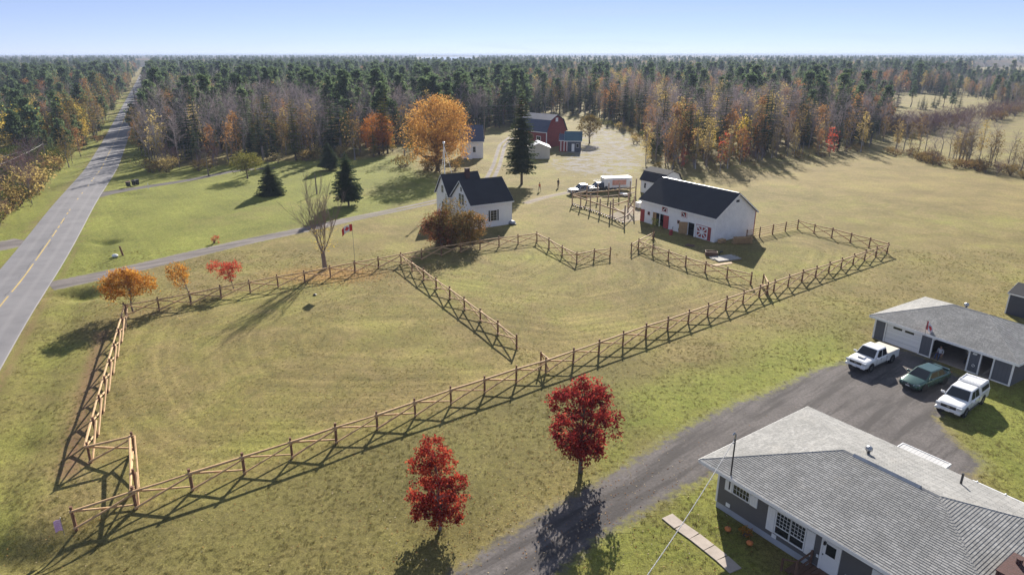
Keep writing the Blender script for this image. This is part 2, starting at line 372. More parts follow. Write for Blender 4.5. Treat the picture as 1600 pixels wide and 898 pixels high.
# ------------------------------------------------------------------ ground masks
def sdist(poly, X, Y):
    "signed distance to polygon, positive inside"
    poly = np.array(poly); d = np.full(X.shape, 1e9); ins = np.zeros(X.shape, bool); n = len(poly)
    for i in range(n):
        a = poly[i]; b = poly[(i + 1) % n]; e = b - a
        t = np.clip(((X - a[0]) * e[0] + (Y - a[1]) * e[1]) / (e @ e), 0, 1)
        d = np.minimum(d, np.hypot(X - a[0] - t * e[0], Y - a[1] - t * e[1]))
        c = ((a[1] > Y) != (b[1] > Y)) & (X < (b[0] - a[0]) * (Y - a[1]) / (b[1] - a[1] + 1e-12) + a[0]); ins ^= c
    return np.where(ins, d, -d)
def pdist(line, X, Y):
    d = np.full(X.shape, 1e9)
    for a, b in zip(line[:-1], line[1:]):
        ax, ay = a; ex, ey = b[0] - ax, b[1] - ay
        t = np.clip(((X - ax) * ex + (Y - ay) * ey) / (ex * ex + ey * ey), 0, 1)
        d = np.minimum(d, np.hypot(X - ax - t * ex, Y - ay - t * ey))
    return d
def soft(d, w): return np.clip(d / w + .5, 0, 1)
ROAD_R = G((0,569),(57,476),(80,444),(116,370),(140,325),(180,264),(197,220),(216,152),(231,110),(229,100),(227,95))
ROAD_L = [P(-118, 560), P(-57, 480), P(-15, 440), P(49,370), P(87,320), P(137,264), P(163,220), P(201,152), P(221,110), P(222.5,100), P(223,95)]
ROAD_C = [((a[0]+b[0])/2, (a[1]+b[1])/2) for a, b in zip(ROAD_L, ROAD_R)]
d0 = np.array(ROAD_C[0]) - np.array(ROAD_C[1]); d0 /= np.hypot(*d0)
ROAD_C = [tuple(np.array(ROAD_C[0]) + d0 * 40)] + ROAD_C
LANE = G((78,447),(110,441),(150,432),(220,417),(300,397),(400,374),(480,358),(545,343),(620,328),(690,313),(735,300),(765,281),(776,258),(781,240),(785,226),(800,214))
LANE2 = G((140,308),(168,301),(240,290),(300,281),(340,272),(372,266),(430,262))
PAD_L = G((197,494),(627,412),(807,545),(855,578),(213,792),(142,722))
PAD_M = G((627,412),(839,377.5),(901,411),(953,402),(986,395),(1172,444),(1186,464),(855,582),(807,545))
PAD_R = G((1165,376),(1246,357.5),(1385,395),(1198,458),(1172,444))
LAWN = G((190,268),(96,430),(220,412),(400,370),(600,330),(690,300),(620,245),(420,255))
HOUSELAWN = G((870,898),(925,849),(1050,771),(1117,738),(1180,900))
STRIP = G((900,640),(1180,560),(1330,500),(1340,560),(1200,612),(1075,665),(960,735))
BACKLAWN = G((1480,640),(1600,600),(1700,700),(1600,790),(1540,720))
FIELD_N = G((1060,268),(1380,240),(1600,282),(1900,330),(1900,380),(1500,330),(1250,300),(1100,300))
CLEAR = G((850,262),(905,205),(950,196),(1005,215),(1018,258),(960,285))
DIPS = [(P(131,456), 2.4, .9), (P(168,377), 1.5, .55), (P(202,303), 1.6, .5), (P(12,868), 2.4, .9), (P(60, 700), 2.0, .2)]
SIDE = G((-160,405),(-40,392),(0,386),(40,376))
def masks(X, Y):
    m = {}
    g = .85 * soft(sdist(LAWN, X, Y), 8) + .7 * soft(sdist(HOUSELAWN, X, Y), 3) + .8 * soft(sdist(STRIP, X, Y), 8) + .9 * soft(sdist(BACKLAWN, X, Y), 5)
    rd = pdist(ROAD_C, X, Y)
    g += np.where(Y < 78, .35, .75) * np.exp(-((rd - 6.5) / 3.5) ** 2)
    inp = np.maximum.reduce([soft(sdist(q, X, Y), 2) for q in (PAD_L, PAD_M, PAD_R)])
    g = np.where(inp > .5, g * .25 + .06, g) + .26
    # lawn: the strip between the fence and the road, drier below the fence
    m['green'] = np.clip(g, 0, 1.2)
    t = .85 * soft(sdist(FIELD_N, X, Y), 20) + .5 * np.exp(-(pdist(G((330,345),(420,330),(520,310),(640,290)), X, Y) / 7) ** 2)
    t += .55 * np.exp(-(pdist(G((150,560),(120,640)), X, Y) / 2.2) ** 2) + .5 * np.exp(-(pdist(G((560,655),(850,565),(1180,455)), X, Y) / 3.0) ** 2)
    t += .5 * np.exp(-(pdist(G((970,400),(945,362),(900,335),(850,312),(800,325)), X, Y) / 2.0) ** 2) + .4 * np.exp(-(pdist(G((970,400),(930,450),(840,560)), X, Y) / 1.8) ** 2)
    m['tan'] = np.clip(t + .25 * inp, 0, 1)
    so = np.zeros_like(X)
    near = (Y < 125) & (np.abs(X) < 60)
    if near.any():
        xs, ys = X[near], Y[near]; s = np.zeros_like(xs)
        for q in POSTS: s = np.maximum(s, .62 * np.exp(-((xs - q[0]) ** 2 + (ys - q[1]) ** 2) / .42 ** 2))
        so[near] = s
    so = np.maximum(so, .5 * np.exp(-((rd - 4.1) / .7) ** 2))
    so = np.maximum(so, .6 * np.exp(-(pdist(G((160,520),(118,690),(104,740)), X, Y) / 1.4) ** 2))
    m['soil'] = so
    b = np.array(P(505, 424)); l = .75 * np.exp(-(((X - b[0] - 1) / 11) ** 2 + ((Y - b[1] + 1.5) / 5.5) ** 2))
    b2 = np.array(P(690, 250)); l = np.maximum(l, .6 * np.exp(-(((X - b2[0]) / 9) ** 2 + ((Y - b2[1]) / 9) ** 2)))
    m['litter'] = l
    OL = G((60,860),(213,800),(855,588),(1010,540),(980,640),(860,760),(640,960)) + [(-25, 15), (-40, 30)]
    m['olive'] = np.clip(1.0 * soft(sdist(OL, X, Y), 6) + .4 * soft(sdist(HOUSELAWN, X, Y), 3), 0, 1)
    m['brush'] = .62 * soft(sdist(CLEAR, X, Y), 10)
    ph = np.where(inp > .5, -np.hypot(X - 2 * np.sign(sdist(PAD_L, X, Y)), 1.6 * (Y - np.where(sdist(PAD_L, X, Y) > 0, 62., 88.))) * .5 + .5 * np.maximum.reduce([sdist(q, X, Y) for q in (PAD_L, PAD_M, PAD_R)]), X * .80 + Y * .60)
    m['phase'] = ph; m['stripe'] = np.where(inp > .5, .9, .28)
    return m
def relief(X, Y):
    z = np.zeros_like(X)
    for (c, r, d) in DIPS: z -= d * np.exp(-(((X - c[0]) / (r * 1.35)) ** 2 + ((Y - c[1]) / (r * .75)) ** 2))
    rd = pdist(ROAD_C, X, Y)
    fill = np.minimum.reduce([pdist(q, X, Y) for q in (LANE[:4], LANE2[:4], SIDE)])
    z -= np.where(Y < 200, .22 * np.exp(-((rd - 7.2) / 1.3) ** 2), 0) 
    z *= np.clip((fill - 2.4) / 1.6, 0, 1)
    return z - .012
def set_attrs(me, X, Y, extra=None):
    d = masks(X, Y); d.update(extra or {})
    for k, v in d.items():
        a = me.attributes.new(k, 'FLOAT', 'POINT'); a.data.foreach_set('value', np.asarray(v, dtype=np.float32).ravel())
def grid_lines(lo, a, b, hi, near, mid_lo, mid_hi, mid):
    x = list(np.arange(a, b + 1e-6, near))
    x = list(np.arange(mid_lo, a - 1e-6, mid)) + x + list(np.arange(b + mid, mid_hi + 1e-6, mid))
    s = mid * 2; q = x[-1]
    while q < hi: q += s; s *= 1.45; x.append(q)
    s = mid * 2; q = x[0]; pre = []
    while q > lo: q -= s; s *= 1.45; pre.append(q)
    return np.array(pre[::-1] + x)
gx = grid_lines(-26000, -62, 62, 26000, .5, -170, 170, 1.5); gy = grid_lines(-300, 24, 122, 40000, .5, 12, 300, 1.5)
GX, GY = np.meshgrid(gx, gy); GZ = relief(GX, GY); nx, ny = len(gx), len(gy)
me = bpy.data.meshes.new('ground')
idx = np.arange(nx * ny).reshape(ny, nx)
quads = np.stack([idx[:-1, :-1], idx[:-1, 1:], idx[1:, 1:], idx[1:, :-1]], -1).reshape(-1, 4)
me.vertices.add(nx * ny); me.vertices.foreach_set('co', np.stack([GX, GY, GZ], -1).astype(np.float32).ravel())
me.loops.add(quads.size); me.loops.foreach_set('vertex_index', quads.astype(np.int32).ravel())
me.polygons.add(len(quads)); me.polygons.foreach_set('loop_start', (np.arange(len(quads)) * 4).astype(np.int32))
me.update(calc_edges=True); me.polygons.foreach_set('use_smooth', [True] * len(quads))
me.materials.append(M_['grass']); set_attrs(me, GX, GY)
tag(inst('ground', me), kind='structure')

def resample(line, step):
    a = np.array(line); d = np.r_[0, np.cumsum(np.hypot(*np.diff(a, axis=0).T))]
    # smooth first
    n = max(4, int(d[-1] / step)); tt = np.linspace(0, d[-1], n); b = np.c_[np.interp(tt, d, a[:, 0]), np.interp(tt, d, a[:, 1])]
    for _ in range(12): b[1:-1] = .5 * b[1:-1] + .25 * (b[:-2] + b[2:])
    return b
def ribbon(name, line, width, mat, z, step=2.0, across=(-1, -.8, -.5, 0, .5, .8, 1), crown=0.0, edgew=.35, skirt=0.0):
    b = resample(line, step); tg = np.gradient(b, axis=0); tg /= np.hypot(tg[:, 0], tg[:, 1])[:, None]; nr = np.c_[-tg[:, 1], tg[:, 0]]
    wd = np.full(len(b), width / 2.0) if np.isscalar(width) else np.interp(np.linspace(0, 1, len(b)), np.linspace(0, 1, len(width)), width) / 2
    ac = np.array(across); V = b[:, None, :] + nr[:, None, :] * (wd[:, None] * ac[None, :])[:, :, None]
    zz = np.broadcast_to(z + crown * (1 - np.abs(ac)) ** .8, V.shape[:2]).copy()
    if skirt: zz[:, 0] -= skirt; zz[:, -1] -= skirt
    me = bpy.data.meshes.new(name); n, k = V.shape[:2]; ii = np.arange(n * k).reshape(n, k)
    q = np.stack([ii[:-1, :-1], ii[1:, :-1], ii[1:, 1:], ii[:-1, 1:]], -1).reshape(-1, 4)
    me.from_pydata(np.c_[V.reshape(-1, 2), zz.ravel()].tolist(), [], q.tolist()); me.materials.append(M_[mat])
    bmx = bmesh.new(); bmx.from_mesh(me); bmesh.ops.recalc_face_normals(bmx, faces=bmx.faces)
    if bmx.faces[0].normal.z < 0: bmesh.ops.reverse_faces(bmx, faces=bmx.faces)
    bmx.to_mesh(me); bmx.free()
    ed = np.broadcast_to(np.clip((1 - np.abs(ac)) / edgew, 0, 1), (n, k)); set_attrs(me, V[..., 0], V[..., 1], {'edge': ed, 'across': np.broadcast_to(ac, (n, k))})
    return tag(inst(name, me), kind='structure')
rw = [7.0, 6.9, 6.8, 6.7, 6.6, 6.6, 6.8, 7.0, 7.2, 8.0]
ribbon('paved_road', ROAD_C, 7.0, 'asphalt', .03, 3.0, (-1, -.97, -.75, -.5, -.25, 0, .25, .5, .75, .97, 1), .06, .06, .05)
# centre line: worn, with gaps
cl = resample(ROAD_C, 1.5); mb = MB(); rnd = random.Random(3)
for i in range(0, len(cl) - 1):
    if cl[i][1] > 420: break
    if rnd.random() < (.10 if cl[i][1] < 95 else .4) or (112 < cl[i][1] < 150 and rnd.random() < .5): continue
    a = Vector((*cl[i], .105)); b = Vector((*cl[i+1], .105)); d = (b - a).normalized(); n = Vector((-d.y, d.x, 0)) * (.07 + rnd.random() * .02)
    mb.poly([a - n, b - n, b + n, a + n])
tag(mb.build('road_line', 'yellow_paint'), kind='structure')
mb = MB()
for k in range(26):     # tar-sealed cracks along the crown and across
    i = rnd.randrange(2, 70); c = Vector((*cl[i], .104)); d = Vector((*(cl[i+1] - cl[i]), 0)).normalized(); nn = Vector((-d.y, d.x, 0))
    o = rnd.uniform(-.5, .5) if k % 3 else 0.35; L = rnd.uniform(.8, 6)
    if k % 4 == 0: d, nn = nn, d; L = rnd.uniform(.6, 2.2); o = rnd.uniform(-1, 1)
    pts = [c + nn * (o + rnd.uniform(-.08, .08)) + d * (L * q / 5) for q in range(6)]
    for a, b in zip(pts[:-1], pts[1:]):
        s = nn * .022; z = Vector((0, 0, -.028 * min(1, abs(o) / 2)))
        mb.poly([a - s + z, b - s + z, b + s + z, a + s + z])
tag(mb.build('road_crack', 'tar_seal'), kind='structure')
ribbon('gravel_lane', LANE[:9], [4.6, 4.0, 3.6, 3.4, 3.3], 'gravel', .0, 1.0)
for k, s in enumerate((-.8, .8)):
    b = resample(LANE[7:], 1.0); tg = np.gradient(b, axis=0); tg /= np.hypot(tg[:, 0], tg[:, 1])[:, None]
    ribbon('wheel_track', (b + np.c_[-tg[:, 1], tg[:, 0]] * s).tolist(), 1.15, 'gravel', .004 + .004 * k, 1.0, edgew=.6)
ribbon('gravel_drive', LANE2, [5.0, 3.4, 3.0, 2.8, 2.6], 'drive_gravel', .0, 1.0)
ribbon('side_road', G((-160,405),(-40,392),(0,386),(40,376)), 6.5, 'gravel', .0, 1.0)
ribbon('vehicle_track', G((820,318),(850,308),(890,300),(915,296)), 2.6, 'dirt_track', -.004, 1.0, edgew=.9)
# foreground drive and yard: one gravel sheet with a grassy rim
YARD = G((640,950),(715,893),(800,831),(850,801),(960,739),(1025,699),(1075,667),(1150,631),(1200,615),(1275,579),(1330,563),(1392,540),(1450,560),(1500,590),(1502,615),(1460,655),(1492,692),(1535,722),(1500,760),(1430,790),(1300,760),(1200,745),(1117,737),(1050,771),(965,821),(925,849),(870,898),(820,950))
yx = np.arange(-10, 46, .5); yy = np.arange(16, 64, .5); YX, YY = np.meshgrid(yx, yy); SD = sdist(YARD, YX, YY)
keep = SD > -1.0; ii = -np.ones(keep.shape, int); ii[keep] = np.arange(keep.sum()); vs = np.c_[YX[keep], YY[keep], np.full(keep.sum(), -.003)]
fq = [(ii[j, i], ii[j, i+1], ii[j+1, i+1], ii[j+1, i]) for j in range(len(yy)-1) for i in range(len(yx)-1) if keep[j, i] and keep[j, i+1] and keep[j+1, i+1] and keep[j+1, i]]
me = bpy.data.meshes.new('driveway_yard'); me.from_pydata(vs.tolist(), [], [list(map(int, f)) for f in fq]); me.materials.append(M_['drive_gravel'])
set_attrs(me, vs[:, 0], vs[:, 1], {'edge': np.clip(SD[keep] / 2.0 + .45, 0, 1)}); tag(inst('driveway_yard', me), kind='structure')
# distant lake
mb = MB(); q = [P3(652, 98), P3(700, 98), P3(746, 98), P3(742, 90.2), P3(700, 89.8), P3(660, 90.2)]
mb.poly([(v.x, v.y, .05) for v in q]); tag(mb.build('lake', 'water'), kind='structure')
# ------------------------------------------------------------------ trees
def rv(rng): return Vector((rng.gauss(0,1), rng.gauss(0,1), rng.gauss(0,1))).normalized()
def leaves(mb, centers, per, spread, size, rng, flat=.7, tone=None):
    for ci, (c, s) in enumerate(centers):
        base = rng.random()
        for _ in range(per):
            p = c + Vector((rng.gauss(0, spread * s), rng.gauss(0, spread * s), rng.gauss(0, spread * s * flat)))
            a = rv(rng); b = a.cross(rv(rng)).normalized(); L = size * rng.uniform(.45, 1.55); W = L * rng.uniform(.45, .75)
            var = min(1, max(0, .55 * base + .45 * rng.random() if tone is None else tone(p) * .5 + .25 * base + .25 * rng.random()))
            mb.add([p - a * L * .5, p + b * W * .5, p + a * L * .5, p - b * W * .5], [(0, 1, 2, 3)], 0, var)
def clumps(lobes, n, rng, shell=.75):
    out = []; ws = [l[1][0] * l[1][1] * l[1][2] for l in lobes]
    for _ in range(n):
        l = rng.choices(lobes, ws)[0]; d = rv(rng); r = rng.uniform(0, 1) ** (1/3); r = r * (1 - shell) + shell * (r ** .35)
        if d.z < -.35 and rng.random() < .5: d.z = -d.z
        out.append((Vector((l[0][0] + d.x * l[1][0] * r, l[0][1] + d.y * l[1][1] * r, l[0][2] + d.z * l[1][2] * r)), rng.uniform(.6, 1.3)))
    return out
def limbs(mb, h0, top, targets, rt, rng, n=5, lean=(0, 0)):
    "trunk to the top and limbs out to the clumps"
    pts = [Vector((lean[0] * k / 5 + rng.uniform(-.02, .02) * top, lean[1] * k / 5 + rng.uniform(-.02, .02) * top, top * k / 5)) for k in range(6)]; pts[0] = Vector((0, 0, -.05))
    mb.tube(pts, [rt * (1 - .17 * k) * (1.35 if k == 0 else 1) for k in range(6)], n + 2)
    for t in targets:
        z = min(top * .95, max(h0, t.z * rng.uniform(.45, .75))); k = z / top * 5; i = min(4, int(k)); b = pts[i].lerp(pts[i+1], k - i)
        m = b.lerp(t, .5) + Vector((0, 0, -.05 * top + rng.uniform(-.03, .03) * top)); r = rt * (1 - .8 * z / top) * .5
        mb.tube([b, m, t], [r, r * .6, r * .15], 4, cap=False)
def leafy(h, lobes, n_cl, per, spread, size, seed, rt, h0=None, nl=22, shell=.75, lean=(0, 0), top=None):
    rng = random.Random(seed); cs = clumps(lobes, n_cl, rng, shell); cr = MB(); leaves(cr, cs, per, spread, size, rng)
    tk = MB(); limbs(tk, h0 or h * .25, top or h * .85, [c for c, s in rng.sample(cs, min(nl, len(cs)))], rt, rng, lean=lean)
    return tk, cr
def spruce(h, r, seed, levels=24, nb=8, bare=.06, power=.85, ragged=.25):
    rng = random.Random(seed); tk = MB(); cr = MB()
    tk.tube([(0,0,-.05),(0,0,h*.5),(0,0,h*.98)], [h*.013 + .05, h*.008 + .03, .015], 6)
    for i in range(levels):
        f = (i + rng.uniform(-.3, .3)) / levels; z = h * (bare + (1 - bare) * f); R0 = r * max(.03, (1 - f)) ** power * (1 if f > .08 else .75)
        for k in range(nb if f < .8 else max(4, nb - 2)):
            a = rng.uniform(0, 2 * math.pi); L = R0 * rng.uniform(1 - ragged, 1 + ragged) + .08; d = Vector((math.cos(a), math.sin(a), 0)); s = Vector((-d.y, d.x, 0))
            dr = rng.uniform(.12, .34) * (1 - .5 * f); up = .10 * f; base = rng.random(); prev = Vector((0, 0, z)); ns = 4
            for j in range(ns):
                t0 = j / ns; t1 = (j + 1) / ns
                q = lambda t: Vector((0, 0, z)) + d * L * t + Vector((0, 0, -L * dr * t * (1.25 - .5 * t) + up * L * t * t))
                A = q(t0); B = q(t1); wd = L * (.34 * (1 - t0) + .10) * rng.uniform(.8, 1.25)
                C1 = q(min(1, t1 + .12)) + s * wd + Vector((0, 0, -wd * .32)); C2 = q(min(1, t1 + .12)) - s * wd + Vector((0, 0, -wd * .32))
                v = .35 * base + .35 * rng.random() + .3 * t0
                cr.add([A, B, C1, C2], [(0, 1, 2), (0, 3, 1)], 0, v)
    cr.add([(-.05, 0, h*.93), (.05, 0, h*.93), (0, 0, h*1.01)], [(0, 1, 2)], 0, .6)
    return tk, cr
def pine(h, r, seed, n_cl=70, per=16):
    rng = random.Random(seed); tk = MB(); cr = MB(); cs = []
    for _ in range(n_cl):
        f = rng.uniform(.38, 1.0); rr = r * (1 - (f - .38) / .68) ** .7 * rng.uniform(.25, 1); a = rng.uniform(0, 6.283)
        cs.append((Vector((rr * math.cos(a), rr * math.sin(a), h * f)), rng.uniform(.7, 1.2)))
    leaves(cr, cs, int(per * 1.7), r * .15, r * .19, rng, .5)
    limbs(tk, h * .35, h * .97, [c for c, s in rng.sample(cs, 22)], h * .012 + .05, rng)
    return tk, cr
def bare_tree(h, r, seed, n1=14, tw=14, rt=None, low=.28, twl=.16, upright=.8):
    "bark part and fine twig part"
    rng = random.Random(seed); tk = MB(); cr = MB(); rt = rt or h * .012 + .02
    pts = [Vector((rng.uniform(-.015, .015) * h * k, rng.uniform(-.015, .015) * h * k, h * .92 * k / 5)) for k in range(6)]; pts[0] = Vector((0, 0, -.05))
    tk.tube(pts, [rt * (1 - .18 * k) for k in range(6)], 5)
    for i in range(n1):
        f = low + (1 - low) * (i + rng.random()) / n1; k = f * 4.9; j = min(4, int(k)); b = pts[j].lerp(pts[j+1], k - j)
        a = i * 2.4 + rng.uniform(-.5, .5); L = r * (1.15 - .65 * f) * rng.uniform(.75, 1.25); d = Vector((math.cos(a), math.sin(a), upright + rng.uniform(-.15, .3))).normalized()
        br = [b]; 
        for s in range(1, 4):
            d = (d + Vector((rng.uniform(-.2, .2), rng.uniform(-.2, .2), .12))).normalized(); br.append(br[-1] + d * L / 2.4)
        r0 = rt * (1 - f) * .55 + .012; tk.tube(br, [r0, r0 * .65, r0 * .4, r0 * .15], 3, cap=False)
        for q in range(tw):
            t = rng.uniform(.25, 3); m = min(2, int(t)); o = br[m].lerp(br[m+1], t - m); e = (d * .6 + rv(rng) * .8 + Vector((0, 0, .35))).normalized() * h * twl * rng.uniform(.4, 1.1)
            s = e.cross(rv(rng)).normalized() * (h * .0016 + .004); v = rng.random()
            cr.add([o - s, o + s, o + e], [(0, 1, 2)], 0, v)
            for _ in range(2):
                oo = o + e * rng.uniform(.3, .8); ee = (e.normalized() + rv(rng) * .9).normalized() * h * twl * .5 * rng.uniform(.5, 1.1)
                cr.add([oo - s * .8, oo + s * .8, oo + ee], [(0, 1, 2)], 0, v)
    return tk, cr
def column(h, r, seed, n_cl=45, per=18, size=.34, low=.3, wob=.35):
    "narrow birch or poplar crown"
    rng = random.Random(seed); cs = []
    for _ in range(n_cl):
        f = rng.uniform(low, 1); rr = r * math.sin(math.pi * min(1, (f - low) / (1 - low) * .85 + .12)) ** .7 * rng.uniform(.1, 1.1); a = rng.uniform(0, 6.28)
        cs.append((Vector((rr * math.cos(a), rr * math.sin(a), h * f)), rng.uniform(.6, 1.3)))
    cr = MB(); tk = MB(); leaves(cr, cs, per, r * .22, size, rng, 1.0); limbs(tk, h * .2, h * .95, [c for c, s in rng.sample(cs, 18)], h * .009 + .03, rng); return tk, cr
def bush(h, r, seed, n_cl=22, per=16, size=.22):
    rng = random.Random(seed); lobes = [((rng.uniform(-.4,.4)*r, rng.uniform(-.4,.4)*r, h*rng.uniform(.4,.6)), (r*.75, r*.75, h*.45)) for _ in range(3)]
    cs = clumps(lobes, n_cl, rng, .6); cr = MB(); leaves(cr, cs, per, r * .2, size, rng); tk = MB()
    for c, s in rng.sample(cs, 9): tk.tube([(rng.uniform(-.1,.1), rng.uniform(-.1,.1), -.05), c * .5, c], [.04, .025, .008], 4, cap=False)
    return tk, cr
def plant(name, pr, mats, label, cat, loc, group=None, rz=0.0, s=1.0, sub=('trunk', 'crown')):
    t = thing(name, label, cat, loc, rz, group); t.scale = (s, s, s)
    pr[0].build(sub[0], mats[0], t, recalc=False); pr[1].build(sub[1], mats[1], t, attr=True, recalc=False)
    return t
# prototypes of the wood: (kind, trunk mesh, crown mesh, height)
PROTO = {}
def proto(kind, lst, mats, h):
    for tk, cr in lst:
        PROTO.setdefault(kind, []).append((tk.mesh(kind + '_trunk', mats[0]), cr.mesh(kind + '_crown', mats[1], attr=True), tk, cr, mats, h))
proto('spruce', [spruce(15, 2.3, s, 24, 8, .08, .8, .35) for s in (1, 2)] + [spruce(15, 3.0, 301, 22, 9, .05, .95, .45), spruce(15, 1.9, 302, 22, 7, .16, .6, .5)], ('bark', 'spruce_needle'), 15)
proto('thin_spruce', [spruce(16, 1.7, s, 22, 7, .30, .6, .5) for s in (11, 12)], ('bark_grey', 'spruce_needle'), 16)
proto('pine', [pine(17, 3.6, s) for s in (4, 5)] + [pine(17, 4.8, 303, 80, 16), pine(17, 2.7, 304, 60, 15)], ('bark', 'pine_needle'), 17)
proto('bare', [bare_tree(14, 3.0, s, 15, 13) for s in (7, 8)] + [bare_tree(14, 4.2, 305, 18, 13, None, .22, .15, .55), bare_tree(14, 2.2, 306, 13, 12, None, .35, .16, 1.1)], ('bark_grey', 'twig'), 14)
proto('birch_yellow', [column(13, 2.1, s) for s in (13, 14)], ('bark_pale', 'muted_yellow'), 13)
proto('birch_bright', [column(12, 2.6, s, 60, 18, .34, .15) for s in (33, 34)], ('bark_pale', 'yellow_leaf'), 12)
proto('maple_orange', [column(12, 2.5, s, 48, 18, .36, .2) for s in (15, 16)], ('bark_grey', 'muted_orange'), 12)
proto('dull', [column(12, 2.4, s, 42, 14, .34, .22) for s in (17, 18)], ('bark_grey', 'dull_leaf'), 12)
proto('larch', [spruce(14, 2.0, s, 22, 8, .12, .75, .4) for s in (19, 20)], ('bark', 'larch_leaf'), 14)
proto('shrub_yellow', [bush(2.6, 1.7, s) for s in (21, 22)], ('bark', 'muted_yellow'), 2.6)
proto('shrub_rust', [bush(2.2, 1.6, s) for s in (23, 24)], ('bark', 'dull_leaf'), 2.2)
proto('shrub_green', [bush(2.6, 1.8, s) for s in (25, 26)], ('bark', 'green_leaf'), 2.6)
proto('shrub_purple', [bare_tree(3.4, 1.9, s, 13, 16, .03, .05, .24, .7) for s in (27, 28)], ('twig', 'twig_purple'), 3.4)
proto('scarlet', [column(9, 2.0, s, 40, 16, .32, .2) for s in (29,)], ('bark_grey', 'scarlet_leaf'), 9)
NICE = {'spruce': ('spruce_tree', 'dark green spruce'), 'thin_spruce': ('spruce_tree', 'thin bare-stemmed spruce'), 'pine': ('pine_tree', 'tall green pine'), 'bare': ('bare_tree', 'leafless grey tree'),
        'birch_yellow': ('birch_tree', 'pale yellow birch'), 'birch_bright': ('birch_tree', 'bright yellow birch'), 'maple_orange': ('maple_tree', 'orange-leaved maple'), 'dull': ('broadleaf_tree', 'olive-brown thinly leaved tree'), 'larch': ('larch_tree', 'yellow-green larch'),
        'shrub_yellow': ('shrub', 'yellow-leaved shrub'), 'shrub_rust': ('shrub', 'brown-leaved shrub'), 'shrub_green': ('shrub', 'green-leaved shrub'), 'shrub_purple': ('shrub', 'leafless purple-grey shrub'), 'scarlet': ('maple_tree', 'scarlet-leaved maple')}
def put_tree(kind, loc, s, zone, rng):
    pr = rng.choice(PROTO[kind]); nm, lb = NICE[kind]
    t = thing(nm, '%s %s' % (lb, zone), 'shrub' if 'shrub' in kind else 'tree', (loc[0], loc[1], -.02), rng.uniform(0, 6.28), '%s %s' % (lb.split()[0] + ' ' + nm.replace('_', ' ') + 's', zone))
    t.scale = (s * rng.uniform(.88, 1.12), s * rng.uniform(.88, 1.12), s)
    inst('stem' if 'shrub' in kind else 'trunk', pr[0], t); inst('foliage' if 'shrub' in kind else 'crown', pr[1], t)
    return t

# --- where the wood stands
EDGE = G((205,262),(260,264),(330,262),(400,256),(455,250),(520,246),(580,240),(640,226),(700,214),(770,205),(815,196),(850,185),(905,188),(935,192),(985,205),(1008,230),(1022,262),(1070,264),(1130,258),(1200,250),(1290,240),(1372,231))
FAR_L = [(-9000, 9000), (0, 12000), (9000, 9000)]
WOOD_MID = EDGE + G((1388,215),(1400,188),(1345,172),(1300,166),(1330,150),(1420,147),(1500,150),(1560,165),(1640,165),(1700,140)) + [(9000, 5000), (9000, 12000), (-6000, 12000)] + [(a[0] + 2.5, a[1]) for a in ROAD_R[9:5:-1]] + [(ROAD_R[5][0] + 5, ROAD_R[5][1] + 4)]
WOOD_LEFT = [(a[0] - 3.5, a[1]) for a in ROAD_L[5:10]] + [(-2600, 12000), (-12000, 12000), (-9000, 1500), (-400, 180)] + [P(-60, 215)]
def inside(poly, x, y): return sdist(poly, np.array([x]), np.array([y]))[0]
CLEARINGS = [G((1330,150),(1420,146),(1510,150),(1490,172),(1400,178),(1345,170)), G((1510,127),(1760,127),(1760,103),(1520,105)), G((652,103),(748,103),(748,89.5),(652,89.5)), G((840,262),(800,205),(820,185),(910,180),(960,193),(1012,215),(1020,262)), G((1478,238),(1478,205),(1530,188),(1640,165),(1800,180),(1800,300))]
def ksel(px, py, d, rng):
    "which kind of tree grows where, read off the photograph"
    u = rng.random(); n = .5 + .5 * math.sin(px * .021 + d * .006) * math.cos(px * .013 - d * .011)
    if px < 215:
        return 'pine' if u < .22 else 'spruce' if u < .56 else 'dull' if u < .74 else 'birch_yellow' if u < .84 else 'maple_orange' if u < .92 else 'bare'
    if px < 830:
        if d < 205: return 'bare' if u < .38 else 'spruce' if u < .58 else 'thin_spruce' if u < .74 else 'dull' if u < .84 else 'larch' if u < .92 else 'birch_yellow' if u < .95 else 'maple_orange'
        if d < 290: return 'bare' if u < .34 + .2 * n else 'pine' if u < .60 else 'spruce' if u < .83 else 'larch' if u < .90 else 'dull' if u < .95 else 'maple_orange' if u < .98 else 'birch_yellow'
        return 'pine' if u < .24 else 'spruce' if u < .48 else 'thin_spruce' if u < .60 else 'bare' if u < .80 else 'dull' if u < .87 else 'larch' if u < .92 else 'maple_orange' if u < .96 else 'birch_yellow'
    if px < 1010 and d < 330:
        return 'thin_spruce' if u < .34 else 'spruce' if u < .56 else 'bare' if u < .80 else 'larch' if u < .87 else 'dull' if u < .93 else 'maple_orange'
    if d < 240: return 'bare' if u < .34 else 'thin_spruce' if u < .54 else 'spruce' if u < .72 else 'maple_orange' if u < .79 else 'birch_yellow' if u < .85 else 'birch_bright' if u < .89 else 'dull'
    if d < 600: return 'spruce' if u < .34 else 'bare' if u < .62 else 'pine' if u < .72 else 'birch_yellow' if u < .82 else 'maple_orange' if u < .90 else 'dull'
    band = 330 < d % 700 < 470
    return ('birch_yellow' if u < .4 else 'maple_orange' if u < .6 else 'bare') if band and n > .35 else 'spruce' if u < .45 else 'pine' if u < .65 else 'bare' if u < .82 else 'dull' if u < .92 else 'birch_yellow'
rng = random.Random(42); cand = []
def scatter(y0, y1, step, jit=.45):
    y = y0
    while y < y1:
        half = y * (1.0 if y < 700 else .86) + 40; x = -half
        while x < half:
            X = x + rng.uniform(-jit, jit) * step; Y = y + rng.uniform(-jit, jit) * step; cand.append((X, Y, step)); x += step
        y += step
